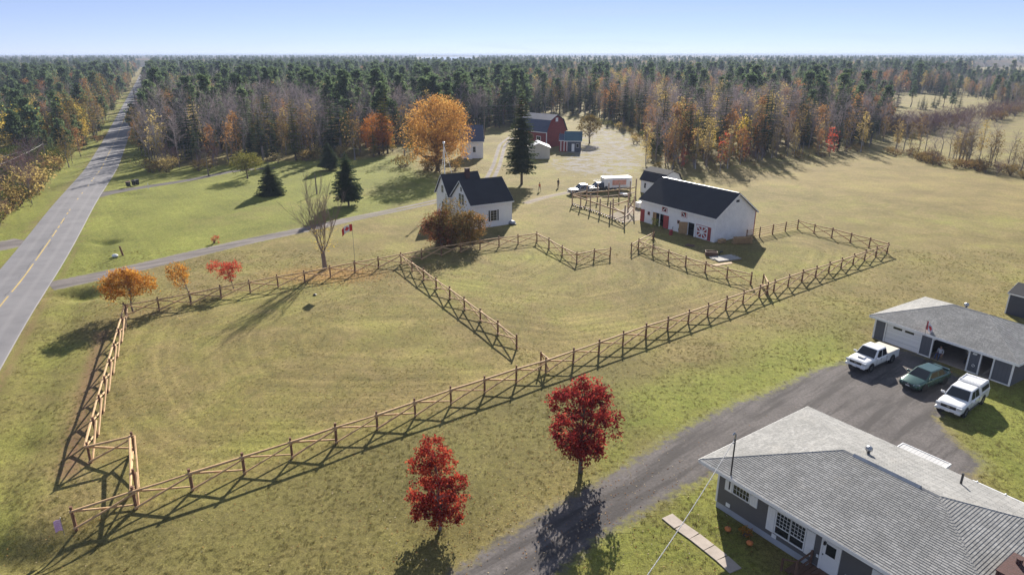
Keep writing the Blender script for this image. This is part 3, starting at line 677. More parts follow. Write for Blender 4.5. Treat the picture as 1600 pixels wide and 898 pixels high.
scatter(128, 300, 4.3); scatter(300, 700, 6.0); scatter(700, 1500, 10.0); scatter(1500, 3000, 22.0); scatter(3000, 7000, 60.0)
CX = np.array([c[0] for c in cand]); CY = np.array([c[1] for c in cand])
S1 = sdist(WOOD_MID, CX, CY); S2 = sdist(WOOD_LEFT, CX, CY)
ok = ((S1 > 0) | (S2 > 0)) & (pdist(ROAD_C, CX, CY) > 6.3)
for q in CLEARINGS: ok &= sdist(q, CX, CY) < 0
edge_d = np.maximum(S1, S2)
pts = []; rng = random.Random(5)
for i in np.nonzero(ok)[0]:
    X, Y, st = CX[i], CY[i], cand[i][2]; px, py = pix(X, Y, 0); d = math.hypot(X, Y)
    k = ksel(px, py, Y, rng); s = rng.uniform(.66, 1.22)
    if edge_d[i] < 6: s *= rng.uniform(.55, 1.0)
    if st > 20: s *= 1.05
    if px < 215 and Y < 330: s *= .78
    if px > 1480 and 260 < Y < 660: s *= .68
    pts.append((X, Y, k, s, edge_d[i], d, px))
# the trees one can tell apart: the wood's front rows
front = sorted([p for p in pts if p[4] < 13 and p[5] < 330 and -30 < p[6] < 1630], key=lambda p: p[5] + p[4] * 4)[:250]
fs = set(id(p) for p in front); rest = [p for p in pts if id(p) not in fs]
def zone(p):
    return 'at the wood beside the paved road' if p[6] < 400 else 'at the wood edge above the gravel lane' if p[6] < 800 else 'at the wood edge round the brushy clearing' if p[6] < 1040 else 'at the wood edge behind the white barn and field'
for p in front: put_tree(p[2], p, p[3], zone(p), rng)
# everything behind: one mass of instances
def mass(name, rows, kinds, label):
    lib = bpy.data.collections.new(name + '_kinds'); order = []
    for k in kinds:
        for j, pr in enumerate(PROTO[k]):
            mb = MB(); mb.v = list(pr[2].v); mb.f = list(pr[2].f); mb.m = [0] * len(mb.f); mb.c = list(pr[2].c)
            o = len(mb.v); mb.v += pr[3].v; mb.f += [[o + i for i in f] for f in pr[3].f]; mb.m += [1] * len(pr[3].f); mb.c += pr[3].c
            me = mb.mesh('tree_kind', list(pr[4]), attr=True); ob = bpy.data.objects.new('%03d' % len(order), me); lib.objects.link(ob); order.append((k, j))
    where = {}
    for i, (k, j) in enumerate(order): where.setdefault(k, []).append(i)
    me = bpy.data.meshes.new(name); me.vertices.add(len(rows))
    me.vertices.foreach_set('co', np.array([(r[0], r[1], -.05) for r in rows], np.float32).ravel())
    rg = random.Random(9)
    for an, ty, vals in (('pick', 'INT', [rg.choice(where[r[2]]) for r in rows]), ('size', 'FLOAT', [r[3] for r in rows]), ('turn', 'FLOAT', [rg.uniform(0, 6.28) for r in rows])):
        a = me.attributes.new(an, ty, 'POINT'); a.data.foreach_set('value', vals)
    ob = inst(name, me); tag(ob, label, 'forest', kind='stuff')
    ng = bpy.data.node_groups.new(name, 'GeometryNodeTree'); ng.interface.new_socket('Geometry', in_out='INPUT', socket_type='NodeSocketGeometry'); ng.interface.new_socket('Geometry', in_out='OUTPUT', socket_type='NodeSocketGeometry')
    nn = ng.nodes; gi = nn.new('NodeGroupInput'); go = nn.new('NodeGroupOutput'); ci = nn.new('GeometryNodeCollectionInfo'); ci.inputs[0].default_value = lib; ci.inputs[1].default_value = True; ci.inputs[2].default_value = True
    ip = nn.new('GeometryNodeInstanceOnPoints'); ip.inputs['Pick Instance'].default_value = True
    def na(n, ty):
        x = nn.new('GeometryNodeInputNamedAttribute'); x.data_type = ty; x.inputs[0].default_value = n; return x.outputs[0]
    cb = nn.new('ShaderNodeCombineXYZ'); ng.links.new(na('turn', 'FLOAT'), cb.inputs[2])
    ng.links.new(gi.outputs[0], ip.inputs['Points']); ng.links.new(ci.outputs[0], ip.inputs['Instance']); ng.links.new(na('pick', 'INT'), ip.inputs['Instance Index'])
    ng.links.new(cb.outputs[0], ip.inputs['Rotation']); ng.links.new(na('size', 'FLOAT'), ip.inputs['Scale']); ng.links.new(ip.outputs[0], go.inputs[0])
    md = ob.modifiers.new('trees', 'NODES'); md.node_group = ng
    return ob
ALLK = ['spruce', 'thin_spruce', 'pine', 'bare', 'birch_yellow', 'maple_orange', 'dull', 'larch', 'birch_bright']
mass('forest', rest, ALLK, 'mixed autumn forest stretching back to the horizon')
print('TREES', len(front), len(rest))
# far canopy: closes the wood towards the horizon
cx = np.linspace(-14000, 14000, 260); cy = np.r_[np.linspace(1450, 5000, 60), np.geomspace(5200, 24000, 40)]; KX, KY = np.meshgrid(cx, cy)
rgn = np.random.default_rng(4); KZ = 9.5 + rgn.random(KX.shape) * 5 * np.clip(1.4 - KY / 9000, .5, 1)
KZ = np.where(KY > 9000, KZ + 6 * np.sin(KX / 1900) ** 2, KZ)
KZ = np.where(KY < 1500, 0, KZ)
water = sdist(G((640,104),(765,104),(775,88.8),(620,88.8)), KX, KY) > 0; strip = sdist(CLEARINGS[1], KX, KY) > 0
KZ = np.where(water | strip, -2, KZ); ii = np.arange(KX.size).reshape(KX.shape)
q = np.stack([ii[:-1,:-1], ii[:-1,1:], ii[1:,1:], ii[1:,:-1]], -1).reshape(-1, 4); me = bpy.data.meshes.new('far_forest'); me.from_pydata(np.c_[KX.ravel(), KY.ravel(), KZ.ravel()].tolist(), [], q.tolist())
t = newmat('canopy'); p = t.pos(); n = t.noise(.012, 4, .7, p); n2 = t.noise(.003, 3, .6, p)
c = t.mix((.035, .05, .028), (.10, .075, .05), t.ramp(n, .42, .62)); c = t.mix(c, (.22, .14, .05), t.math('MULTIPLY', t.ramp(n2, .55, .7), .6)); pbr(t, c, .95, n, .5, 3.0, spec=.05)
me.materials.append(M_['canopy']); tag(inst('far_forest', me), 'unbroken far forest along the horizon', 'forest', kind='stuff')
# ------------------------------------------------------------------ fences
def make_fence(key, label, h=1.32, style='x', skip0=False, seed=0):
    pts = RUN[key]; rg = random.Random(seed + len(key)); f = thing('rail_fence', label, 'fence', (*pts[0], 0)); o = Vector((*pts[0], 0))
    hs = [h * rg.uniform(.96, 1.06) for _ in pts]
    for i, p in enumerate(pts):
        if i == 0 and skip0: continue
        q = Vector((*p, 0)) - o; l = Vector((rg.uniform(-.03, .03), rg.uniform(-.03, .03), 0)); r = rg.uniform(.08, .10)
        MB().tube([q + Vector((0, 0, -.1)), q + l * .5 + Vector((0, 0, hs[i] * .5)), q + l + Vector((0, 0, hs[i] + .22))], [r * 1.08, r, r * .92], 7).build('post', 'fence_post', f)
    for i in range(len(pts) - 1):
        a = Vector((*pts[i], 0)) - o; b = Vector((*pts[i+1], 0)) - o; d = (b - a).normalized(); n = Vector((-d.y, d.x, 0))
        def rail(z0, z1, side, r, name='rail'):
            r0 = r * rg.uniform(.85, 1.15); p = a + n * side - d * .12 + Vector((0, 0, z0 * hs[i])); q = b + n * side + d * .12 + Vector((0, 0, z1 * hs[i+1]))
            m = p.lerp(q, .5) + Vector((0, 0, rg.uniform(-.03, .01)))
            MB().tube([p, m, q], [r0 * 1.1, r0, r0 * .85], 6).build(name, 'fence_rail', f)
        if style == 'x':
            rail(.96, .96, -.13, .078); rail(.10, .88, -.14, .066, 'brace'); rail(.88, .12, .14, .066, 'brace')
        else:
            for z in (.25, .5, .74, .97): rail(z, z, -.11, .05)
    return f
make_fence('road', 'cross-braced rail fence along the ditch beside the paved road')
make_fence('jog_in', 'single fence panel stepping in from the roadside fence end', skip0=True)
make_fence('jog_out', 'two-panel fence piece joining the long front fence by the small flag', seed=2)
make_fence('front', 'long cross-braced rail fence between the paddock and the red maples')
make_fence('stub', 'narrow one-panel fence stub at the divider gateway', skip0=True)
make_fence('back_front', 'cross-braced rail fence closing the small paddock towards the garage', skip0=True, seed=3)
make_fence('double', 'short fence return at the small paddock corner', seed=4)
make_fence('east', 'cross-braced rail fence along the far field side of the small paddock', skip0=True, seed=5)
make_fence('rails', 'four-rail fence running from the small paddock corner to the barn', style='r', skip0=True)
make_fence('north', 'cross-braced rail fence behind which the leafless yard tree stands')
make_fence('north_house', 'cross-braced rail fence passing below the white farmhouse', skip0=True)
make_fence('divider', 'cross-braced rail fence dividing the two large paddocks', skip0=True)
make_fence('entry_in', 'rail fence angling into the paddock from the farmhouse fence corner', skip0=True)
make_fence('entry_out', 'two-panel rail fence ending at the open paddock gateway', skip0=True)
make_fence('yard_end', 'short rail fence at the gateway beside the barn corner')
make_fence('yard', 'rail fence between the barn yard and the middle paddock', skip0=True)

# ------------------------------------------------------------------ building helpers (local x along the front, y inwards, z up)
def wall(mb, x0, x1, z0, z1, y0, y1, holes=(), mi=0):
    xs = sorted(set([x0, x1] + [v for h in holes for v in (h[0], h[1])]))
    for a, b in zip(xs[:-1], xs[1:]):
        zs = [(z0, z1)]
        for h in holes:
            if h[0] <= a + 1e-6 and h[1] >= b - 1e-6:
                nz = []
                for (p, q) in zs:
                    if h[2] > p: nz.append((p, min(q, h[2])))
                    if h[3] < q: nz.append((max(p, h[3]), q))
                zs = nz
        for p, q in zs:
            if q - p > 1e-4: mb.box((a, y0, p), (b, y1, q), mi)
    return mb
def window(par, x0, x1, z0, z1, y, cols=2, rows=2, fw=.07, frame='white_trim', side=-1, axis='x', muntin=True, hung=False, name='window'):
    "framed window on a wall plane; axis x: wall along x at y; axis y: wall along y at x=y"
    def bx(mb, a0, a1, c0, c1, d0, d1):
        d0, d1 = sorted((y + side * d0, y + side * d1))
        return mb.box((a0, d0, c0), (a1, d1, c1)) if axis == 'x' else mb.box((d0, a0, c0), (d1, a1, c1))
    m = MB(); bx(m, x0 - fw, x0, z0 - fw, z1 + fw, -.05, .045); bx(m, x1, x1 + fw, z0 - fw, z1 + fw, -.05, .045); bx(m, x0, x1, z1, z1 + fw, -.05, .042); bx(m, x0, x1, z0 - fw, z0, -.05, .055)
    f = m.build(name, frame, par)
    bx(MB(), x0, x1, z0, z1, -.03, .008).build('pane', 'glass', f)
    if muntin:
        m = MB()
        for i in range(1, cols): xx = x0 + (x1 - x0) * i / cols; bx(m, xx - .009, xx + .009, z0 + ((z1 - z0) * .34 if hung else 0), z1, .008, .022)
        for j in range(1, rows): zz = z0 + (z1 - z0) * ((.34 + .66 * j / rows) if hung else j / rows); bx(m, x0, x1, zz - .009, zz + .009, .008, .024)
        if hung: bx(m, x0, x1, z0 + (z1 - z0) * .34 - .025, z0 + (z1 - z0) * .34 + .025, .006, .034)
        m.build('muntin', frame, f)
    return f
def shingle_slope(o, e1, e2, nrm, width_at, tmax, tabs, tw=.30, c=.145):
    "tabs (matrix) of a slope: o origin, e1 along the eave, e2 up the slope, width_at(t) -> (s0, s1)"
    k = 0; t = 0.0
    while t < tmax - .02:
        s0, s1 = width_at(t + c * .5); s = s0 - (tw * .5 if k % 2 else 0) - (tw * .25 if k % 3 == 0 else 0)
        while s < s1:
            a = max(s, s0); b = min(s + tw - .012, s1)
            if b - a > .04:
                p = o + e1 * a + e2 * t; tabs.append((p, b - a, min(c * 1.06, tmax - t), e1, e2, nrm))
            s += tw
        k += 1; t += c
def tab_geom(wd, c):
    return [(0, 0, .004), (wd, 0, .004), (wd, 0, .025), (0, 0, .025), (wd, c, .005), (0, c, .005)], [(0, 1, 2, 3), (3, 2, 4, 5), (0, 3, 5), (1, 4, 2)]
def hip_roof(par, x0, y0, L, D, ze, pitch, near=0, cam_l=None, fascia='white_trim', mat='shingle'):
    zr = ze + pitch * D / 2; h = D / 2; V = Vector
    A, B, C, E = V((x0, y0, ze)), V((x0 + L, y0, ze)), V((x0 + L, y0 + D, ze)), V((x0, y0 + D, ze)); r0 = V((x0 + h, y0 + h, zr)); r1 = V((x0 + L - h, y0 + h, zr))
    m = MB(); lo = V((0, 0, -.03))
    m.add([A, B, C, E, r0, r1, A + lo, B + lo, C + lo, E + lo], [(0, 1, 5, 4), (1, 2, 5), (2, 3, 4, 5), (3, 0, 4), (9, 8, 7, 6)])
    roof = m.build('roof', mat, par, recalc=True)
    sl_ = math.hypot(h, zr - ze); tabs = []
    def slope(o, d, up, ln, tri):
        e2 = (up).normalized(); n = d.cross(e2).normalized()
        if n.z < 0: n = -n
        shingle_slope(o, d, e2, n, (lambda t: (h * t / sl_, ln - h * t / sl_)), sl_ - .03, tabs)
    slope(A, V((1, 0, 0)), V((0, h, zr - ze)), L, 0); slope(B, V((0, 1, 0)), V((-h, 0, zr - ze)), D, 1)
    slope(C, V((-1, 0, 0)), V((0, -h, zr - ze)), L, 0); slope(E, V((0, -1, 0)), V((h, 0, zr - ze)), D, 1)
    if near:
        tabs.sort(key=lambda q: (q[0] - cam_l).length if abs(q[1] - .288) < .002 else 1e6)
        vs, fs = tab_geom(.288, .145); mm = MB().add(vs, fs, 0, 0.0).mesh('shingle', mat, attr=True)
        for q in tabs[:near]:
            o = inst('shingle', mm, roof); Mx = Matrix((q[3], q[4], q[5])).transposed().to_4x4(); o.matrix_local = Matrix.Translation(q[0]) @ Mx
    m = MB()
    for q in tabs[near:]:
        vs, fs = tab_geom(q[1], q[2]); m.add([q[0] + q[3] * v[0] + q[4] * v[1] + q[5] * v[2] for v in vs], fs)
    tag(m.build('roof_shingles', mat, roof, attr=True, recalc=False), kind='stuff')
    m = MB(); rg = random.Random(1)
    for p, q in ((A, r0), (E, r0), (B, r1), (C, r1), (r0, r1)):
        d = q - p; n = max(1, int(d.length / .19)); dn = d.normalized(); s = dn.cross(V((0, 0, 1))).normalized()
        for i in range(n):
            a = p + d * (i / n); b = p + d * ((i + 1.15) / n); z0 = V((0, 0, .045)); z1 = V((0, 0, .030)); dr = V((0, 0, -.075 if p is not r0 else -.05))
            m.add([a + z0, b + z1, b + s * .13 + dr + z1, a + s * .13 + dr + z0, b - s * .13 + dr + z1, a - s * .13 + dr + z0, a, ], [(0, 1, 2, 3), (0, 5, 4, 1), (0, 3, 6), (0, 6, 5)])
    m.build('ridge_cap', mat, roof, attr=True, recalc=False)
    m = MB(); z0, z1 = ze - .20, ze + .012; t = .03
    m.box((x0 - t, y0 - t, z0), (x0 + L + t, y0, z1)); m.box((x0 - t, y0 + D, z0), (x0 + L + t, y0 + D + t, z1)); m.box((x0 - t, y0, z0), (x0, y0 + D, z1)); m.box((x0 + L, y0, z0), (x0 + L + t, y0 + D, z1))
    m.build('fascia', fascia, par)
    MB().box((x0, y0, z0 + .02), (x0 + L, y0 + D, z0 + .05)).build('soffit', fascia, par)
    return roof, zr
def turbine_vent(par, p, s=1.0):
    m = MB(); m.lathe([(.11*s, -.25*s), (.11*s, .12*s), (.17*s, .14*s), (.22*s, .24*s), (.22*s, .32*s), (.16*s, .42*s), (.02, .46*s)], 14, p)
    v = m.build('roof_vent', 'metal_grey', par, smooth=True)
    fins = MB()
    for k in range(10):
        a = 2 * math.pi * k / 10; d = Vector((math.cos(a), math.sin(a), 0)); fins.bar(Vector(p) + d * .215 * s + Vector((0, 0, .17 * s)), Vector(p) + d * .19 * s + Vector((0, 0, .40 * s)), .02, .012)
    fins.build('fin', 'metal_dark', v); return v
def gable_roof(par, x0, x1, y0, y1, ze, zr, mat, ov=.3, th=.12, name='roof', trim='white_trim', ridge=None):
    "ridge along x"
    yr = (y0 + y1) / 2 if ridge is None else ridge; m = MB(); s0 = (zr - ze) / (yr - y0); s1 = (zr - ze) / (y1 - yr)
    a = [(x0 - ov, y0 - ov, ze - ov * s0), (x0 - ov, yr, zr), (x0 - ov, y1 + ov, ze - ov * s1)]
    up = Vector((0, 0, th)); low = [Vector(q) for q in a]; top = [q + up for q in low]
    m.prism(top[::1] + low[::-1], (x1 - x0 + 2 * ov, 0, 0))
    r = m.build(name, mat, par)
    m = MB()
    for xx in (x0 - ov - .02, x1 + ov):
        for p, q in ((0, 1), (1, 2)):
            A, B = low[p].copy(), low[q].copy(); A.x = B.x = xx; m.prism([A - up * .6, B - up * .6, B + up * .8, A + up * .8], (.02, 0, 0))
    for p in (0, 2):
        A = low[p]; yy = A.y + (-.02 if p == 0 else 0); m.box((x0 - ov, yy, A.z - .10), (x1 + ov, yy + .02, A.z + th * .7))
    m.build('barge_board', trim, r)
    return r
def gable_wall(mb, x, y0, y1, z0, ze, zr, th=.12, ridge=None):
    yr = (y0 + y1) / 2 if ridge is None else ridge
    return mb.prism([(x, y0, z0), (x, y1, z0), (x, y1, ze), (x, yr, zr), (x, y0, ze)], (th, 0, 0))
# ------------------------------------------------------------------ grey bungalow in the foreground
ux = lambda a: Vector((math.cos(a), math.sin(a), 0))
HA = R(-55.3); hb = thing('bungalow', 'grey bungalow with hip shingle roof beside the gravel driveway', 'house', (12.38, 33.92, 0), HA)
HL, HD, ZE = 14.6, 9.3, 3.2
m = MB(); wall(m, 0, HL, .42, ZE - .16, 0, .2, [(1.13, 2.2, 1.66, 2.26), (4.05, 5.75, .80, 2.22), (6.72, 7.75, .38, 2.24)]); m.box((0, .2, .42), (.2, HD, ZE - .16)); m.box((HL - .2, .2, .42), (HL, HD, ZE - .16)); m.box((.2, HD - .2, .42), (HL - .2, HD, ZE - .16))
m.build('wall', 'siding_grey', hb)
MB().box((.03, .03, -.3), (HL - .03, HD - .03, .42)).build('foundation', 'foundation', hb)
m = MB()
for x, y in ((-.02, -.02), (HL - .10, -.02), (-.02, HD - .10)): m.box((x, y, .40), (x + .12, y + .12, ZE - .16))
m.build('corner_trim', 'white_trim', hb)
cl_ = Matrix.Rotation(-HA, 3, 'Z') @ (Vector((0, 0, H)) - Vector((12.38, 33.92, 0)))
roof, zr = hip_roof(hb, -.82, -.90, 16.2, 11.1, ZE, .28, 300, cl_)
# ridge vent, turbine, plumbing stack
m = MB(); ry = 4.65
m.add([(5.3, ry - .17, zr - .02), (8.9, ry - .17, zr - .02), (8.9, ry, zr + .09), (5.3, ry, zr + .09), (5.3, ry + .17, zr - .02), (8.9, ry + .17, zr - .02)], [(0, 1, 2, 3), (3, 2, 5, 4), (0, 3, 4), (1, 5, 2)])
m.build('ridge_vent', 'metal_grey', hb)
turbine_vent(hb, (5.4, 6.1, 4.42), .9)
MB().tube([(9.4, 8.5, 3.5), (9.4, 8.5, 4.35)], [.06, .06], 10).build('vent_pipe', 'metal_dark', hb)
m = MB(); yb = 10.16; m.tube([(9.4, yb + .06, ZE - .02), (HL + .5, yb + .06, ZE - .02)], .06, 6); g_ = m.build('gutter', 'white_trim', hb)
for x in np.arange(9.6, HL + .4, 1.4): MB().box((x - .03, yb - .06, ZE - .06), (x + .03, yb + .15, ZE + .07)).build('gutter_bracket', 'white_trim', g_)
# windows with shutters and door
window(hb, 1.13, 2.2, 1.66, 2.26, 0, 5, 2, .06)
f = window(hb, 4.05, 4.87, .82, 2.20, 0, 4, 4, .07, hung=True); window(hb, 4.95, 5.75, .82, 2.20, 0, 4, 4, .07, hung=True)
for a, b, c, d in ((.55, 1.05, 1.58, 2.26), (2.29, 2.78, 1.58, 2.26), (3.48, 3.96, .72, 2.24), (5.85, 6.34, .72, 2.24), (9.35, 9.85, .75, 2.24)):
    m = MB(); m.box((a, -.05, c), (b, 0, d))
    for k in range(3): x = a + (b - a) * (k + .5) / 3; m.box((x - (b - a) / 7, -.062, c + .05), (x + (b - a) / 7, -.05, d - .05))
    m.build('shutter', 'white_trim', hb)
window(hb, 9.93, 11.2, .80, 2.20, 0, 4, 4, .07, hung=True)
d = MB().box((6.80, -.03, .40), (7.67, .06, 2.2)).build('door', 'white_trim', hb)
MB().box((6.98, -.045, 1.45), (7.50, -.028, 2.08)).build('pane', 'glass', d); MB().lathe([(.0, 0), (.035, .01), (.035, .05), (0, .06)], 8, (6.88, -.09, 1.35)).build('handle', 'metal_dark', d)
m = MB(); m.box((6.70, -.06, .38), (6.80, .03, 2.28)); m.box((7.67, -.06, .38), (7.77, .03, 2.28)); m.box((6.80, -.06, 2.2), (7.67, .03, 2.28)); m.build('frame', 'white_trim', d)
for x, z in ((6.6, .95), (8.2, .8)): MB().box((x - .06, -.05, z), (x + .06, 0, z + .16)).build('socket_box', 'white_trim', hb)
for x, z in ((.75, .52), (3.9, .42)):
    m = MB(); m.box((x, -.04, z), (x + .28, 0, z + .24)); m.build('wall_vent', 'white_trim', hb)
m = MB().box((6.85, -.16, 2.0), (6.95, -.02, 2.18)); m.build('porch_light', 'black_plastic', hb)
# wooden stoop with steps and handrail
st = thing('porch_stoop', 'brown wooden stoop with handrail at the bungalow front door', 'porch', Vector((12.38, 33.92, 0)) + ux(HA) * 6.3 + ux(HA + math.pi/2) * -.02, HA)
for k in range(9): MB().box((.0 + k * .24, -1.45, .34), (.22 + k * .24, -.02, .38)).build('deck_board', 'deck_brown', st)
m = MB(); m.box((.02, -1.42, .24), (2.14, -1.38, .34)); m.box((.02, -1.38, .24), (.06, -.04, .34)); m.box((2.10, -1.38, .24), (2.14, -.04, .34)); m.build('joist', 'deck_brown', st)
for x, y in ((.05, -1.4), (2.1, -1.4), (.05, -.1)): MB().box((x - .05, y - .05, -.05), (x + .05, y + .05, 1.25)).build('post', 'deck_brown', st)
for p, q in (((.05, -.1, 1.15), (.05, -1.4, 1.15)), ((.05, -.1, .65), (.05, -1.4, .65))): MB().bar(p, q, .09, .05).build('handrail', 'deck_brown', st)
for k in range(2): MB().box((-.35 - .3 * k, -1.3, .34 - .14 * (k + 1) - .04), (-.05 - .3 * k, -.2, .34 - .14 * (k + 1))).build('step', 'deck_brown', st)
MB().bar((.05, -1.4, 1.15), (-.75, -1.4, .75), .08, .05).build('handrail', 'deck_brown', st); MB().box((-.80, -1.45, -.05), (-.70, -1.35, .80)).build('post', 'deck_brown', st)
# brick chimney with single bricks on the side one sees
CH = Vector((12.38, 33.92, 0)) + ux(HA) * 14.0 + ux(HA + math.pi/2) * 2.5
ch = thing('brick_chimney', 'dark red brick chimney on the bungalow roof corner', 'chimney', CH, HA)
MB().box((-.38, -.92, 3.0), (.38, .92, 4.5)).build('core', 'mortar', ch)
bm_ = MB().box((0, 0, 0), (.21, .02, .065)).mesh('brick', 'brick_red'); zz = 3.2
for j in range(16):
    for k in range(9):
        x = -.92 + k * .222 + (.11 if j % 2 else 0)
        if x + .21 < .95: inst('brick', bm_, ch, (-.40, -x, zz), (0, 0, -math.pi/2)) 
    for k in range(4):
        x = -.40 + k * .222 + (.0 if j % 2 else -.0)
        if x + .18 < .42: inst('brick', bm_, ch, (x, -.94, zz))
    zz += .077
m = MB(); m.box((-.42, -.97, 4.46), (.42, .97, 4.53)); m.build('cap', 'brick_red', ch); MB().box((-.52, .45, 3.5), (-.41, 1.02, 4.0)).build('flashing', 'mortar', ch); MB().tube([(0, .3, 4.5), (0, .3, 4.8)], .13, 10).build('flue', 'brick_red', ch)
# rear deck
DK = Vector((12.38, 33.92, 0)) + ux(HA) * 3.6 + ux(HA + math.pi/2) * (HD + .05)
dk = thing('rear_deck', 'pale deck with white edge behind the bungalow roof', 'deck', DK, HA)
for k in range(12): MB().box((.1 + k * .24, .02, .86), (.325 + k * .24, 5.6, .90)).build('deck_board', 'deck_pale', dk)
m = MB(); m.box((0, 5.6, .70), (3.08, 5.66, .93)); m.box((0, .02, .70), (.07, 5.6, .93)); m.box((3.0, .02, .70), (3.08, 5.6, .93)); m.build('rim_board', 'white_trim', dk)
for x in (.2, 2.85): MB().box((x - .06, 5.0, -.05), (x + .06, 5.12, .86)).build('post', 'white_trim', dk)
# service mast and drop wire
q = Vector((12.38, 33.92, 0)) + ux(HA) * 1.3 + ux(HA + math.pi/2) * -.70
ms = thing('service_mast', 'grey electric service mast on the bungalow roof corner', 'mast', q)
top = 6.05
MB().tube([(0, 0, 2.3), (0, 0, top - .35)], .045, 8).build('conduit', 'metal_dark', ms)
m = MB(); m.tube([(0, 0, top - .40), (0, 0, top - .15), (-.10, -.05, top - .02), (-.20, -.08, top - .12)], [.06, .06, .065, .05], 8); m.build('weatherhead', 'metal_grey', ms)
for z in (.5, .72): MB().lathe([(.03, 0), (.05, .03), (.03, .06)], 8, (-.07, 0, top - z)).build('insulator', 'metal_grey', ms)
a = q + Vector((-.07, 0, top - .5)); b = Vector((1.0, 14.0, 8.2)); wv = [a.lerp(b, k / 14) + Vector((0, 0, -.55 * math.sin(math.pi * k / 14))) for k in range(15)]
wr = thing('service_wire', 'pale twisted power wire running down from the service mast', 'wire', (0, 0, 0)); MB().tube(wv, .022, 5).build('conductor', 'wire', wr)
m = MB()
for k in range(70):
    t = k / 70; i = int(t * 14); p = wv[i].lerp(wv[i + 1], t * 14 - i); i2 = min(13, int((t + .006) * 14)); p2 = wv[i2].lerp(wv[i2 + 1], (t + .006) * 14 - i2)
    m.tube([p + Vector((0, 0, .02)), p2 + Vector((0, 0, -.02))], .018, 4)
m.build('twist', 'white_paint', wr)
# walkway slabs and pumpkins
sw = G((1042,806),(1062,822),(1085,838),(1108,856),(1128,872),(1150,892)); wk = bpy.data.objects.new('walkway', None); COL.objects.link(wk); tag(wk, kind='structure'); wk.location = (*sw[0], 0)
for k in range(len(sw) - 1):
    a = Vector((*sw[k], 0)); b = Vector((*sw[k + 1], 0)); d = (b - a).normalized(); m = MB(); n = Vector((-d.y, d.x, 0)) * .42; o = Vector((*sw[0], 0))
    m.prism([a - n + d * .02 - o, b - n - d * .02 - o, b + n - d * .02 - o, a + n + d * .02 - o], (0, 0, .05)); m.build('paving_slab', 'concrete', wk, bevel=.01)
for k, (u, v) in enumerate(((1.9, -1.2), (3.35, -1.15), (2.7, -.75))):
    q = Vector((12.38, 33.92, 0)) + ux(HA) * u + ux(HA + math.pi/2) * v
    if k == 2:
        plant('flower_clump', bush(.5, .45, 77, 16, 14, .10), ('bark', 'orange_leaf'), 'low orange flower clump under the bungalow window', 'flowers', q, sub=('stem', 'foliage'))
    else:
        t = thing('pumpkin', ('orange pumpkin in the shade left of the flower clump' if k == 0 else 'orange pumpkin in the shade below the large bungalow window'), 'pumpkin', q)
        m = MB(); n = 20; rings = 7
        vs = []; fs = []
        for i in range(rings + 1):
            th = math.pi * i / rings
            for j in range(n): a = 2 * math.pi * j / n; r = .19 * math.sin(th) * (1 + .07 * math.cos(5 * a)); vs.append((r * math.cos(a), r * math.sin(a), .14 - .14 * math.cos(th)))
        for i in range(rings):
            for j in range(n): fs.append((i*n+j, i*n+(j+1)%n, (i+1)*n+(j+1)%n, (i+1)*n+j))
        m.add(vs, fs); m.build('flesh', 'pumpkin', t, smooth=True); MB().tube([(0, 0, .26), (.02, 0, .34)], [.025, .018], 6).build('stalk', 'bark', t)

# ------------------------------------------------------------------ garage
GA = R(-58.6); go = Vector((35.05, 59.5, 0)); gr = thing('garage', 'slate grey garage with hip shingle roof and open bay', 'garage', go, GA)
GL, GD, GE = 11.85, 8.9, 2.28; gt = GE - .16
holes = [(1.15, 4.3, 0, 1.98), (5.45, 8.4, 0, 2.0), (9.43, 10.3, 0, 2.0)]
m = MB(); wall(m, 0, GL, 0, gt, 0, .15, holes); m.build('wall', 'siding_slate', gr)
m = MB(); m.box((0, .15, 0), (.15, GD, gt)); m.box((GL - .15, .15, 0), (GL, GD, gt)); m.box((.15, GD - .15, 0), (GL - .15, GD, gt)); m.build('wall', 'siding_grey', gr)
m = MB(); m.box((.15, GD - .19, .02), (GL - .15, GD - .16, gt - .03)); m.box((4.85, .16, .02), (4.95, GD - .2, gt - .03)); m.build('shade_backing', 'inside_shade', gr)  # dark sheets paint the shade at the back of the bays
MB().box((.0, -.02, -.25), (GL, GD, .015)).build('floor_slab', 'concrete', gr)
m = MB()
for (a, b, z0, z1) in holes: m.box((a - .12, -.035, 0), (a, .16, z1 + .10)); m.box((b, -.035, 0), (b + .12, .16, z1 + .10)); m.box((a, -.035, z1), (b, .16, z1 + .10))
for x in (-.03, GL - .12): m.box((x, -.05, 0), (x + .15, 0, gt))
m.box((4.45, -.04, 0), (5.3, 0, .10)); m.box((8.55, -.04, 0), (9.28, 0, .10)); m.box((10.45, -.04, 0), (GL - .13, 0, .10)); m.build('trim', 'white_trim', gr)
m = MB()
for (a, b, z0, z1) in holes[1:2]:
    for s, x in ((1, a), (-1, b)): m.prism([(x, .02, z1), (x + s * .32, .02, z1), (x, .02, z1 - .28)], (0, .08, 0))
m.build('corner_brace', 'white_trim', gr)
dr = MB().box((1.15, .05, 0.015), (4.3, .10, 1.98)).build('overhead_door', 'door_white', gr)
for x in (1.75, 2.85): MB().box((x, .03, 1.58), (x + .82, .052, 1.78)).build('pane', 'glass', dr)
for k in range(1, 4): MB().box((1.15, .043, .49 * k - .006), (4.3, .052, .49 * k + .006)).build('panel_seam', 'foundation', dr)
hip_roof(gr, -.42, -.42, GL + .84, GD + .84, GE, .35)
turbine_vent(gr, (5.2, GD / 2 + .75, GE + .35 * 4.87 - .2), 1.0)
m = MB(); m.lathe([(.09, 0), (.12, .01), (.12, .03), (.09, .04)], 14, (0, 0, 0), M=Matrix.Translation((8.95, -.02, .72)) @ Matrix.Rotation(math.pi / 2, 4, 'X')); m.build('hose_ring', 'white_trim', gr)
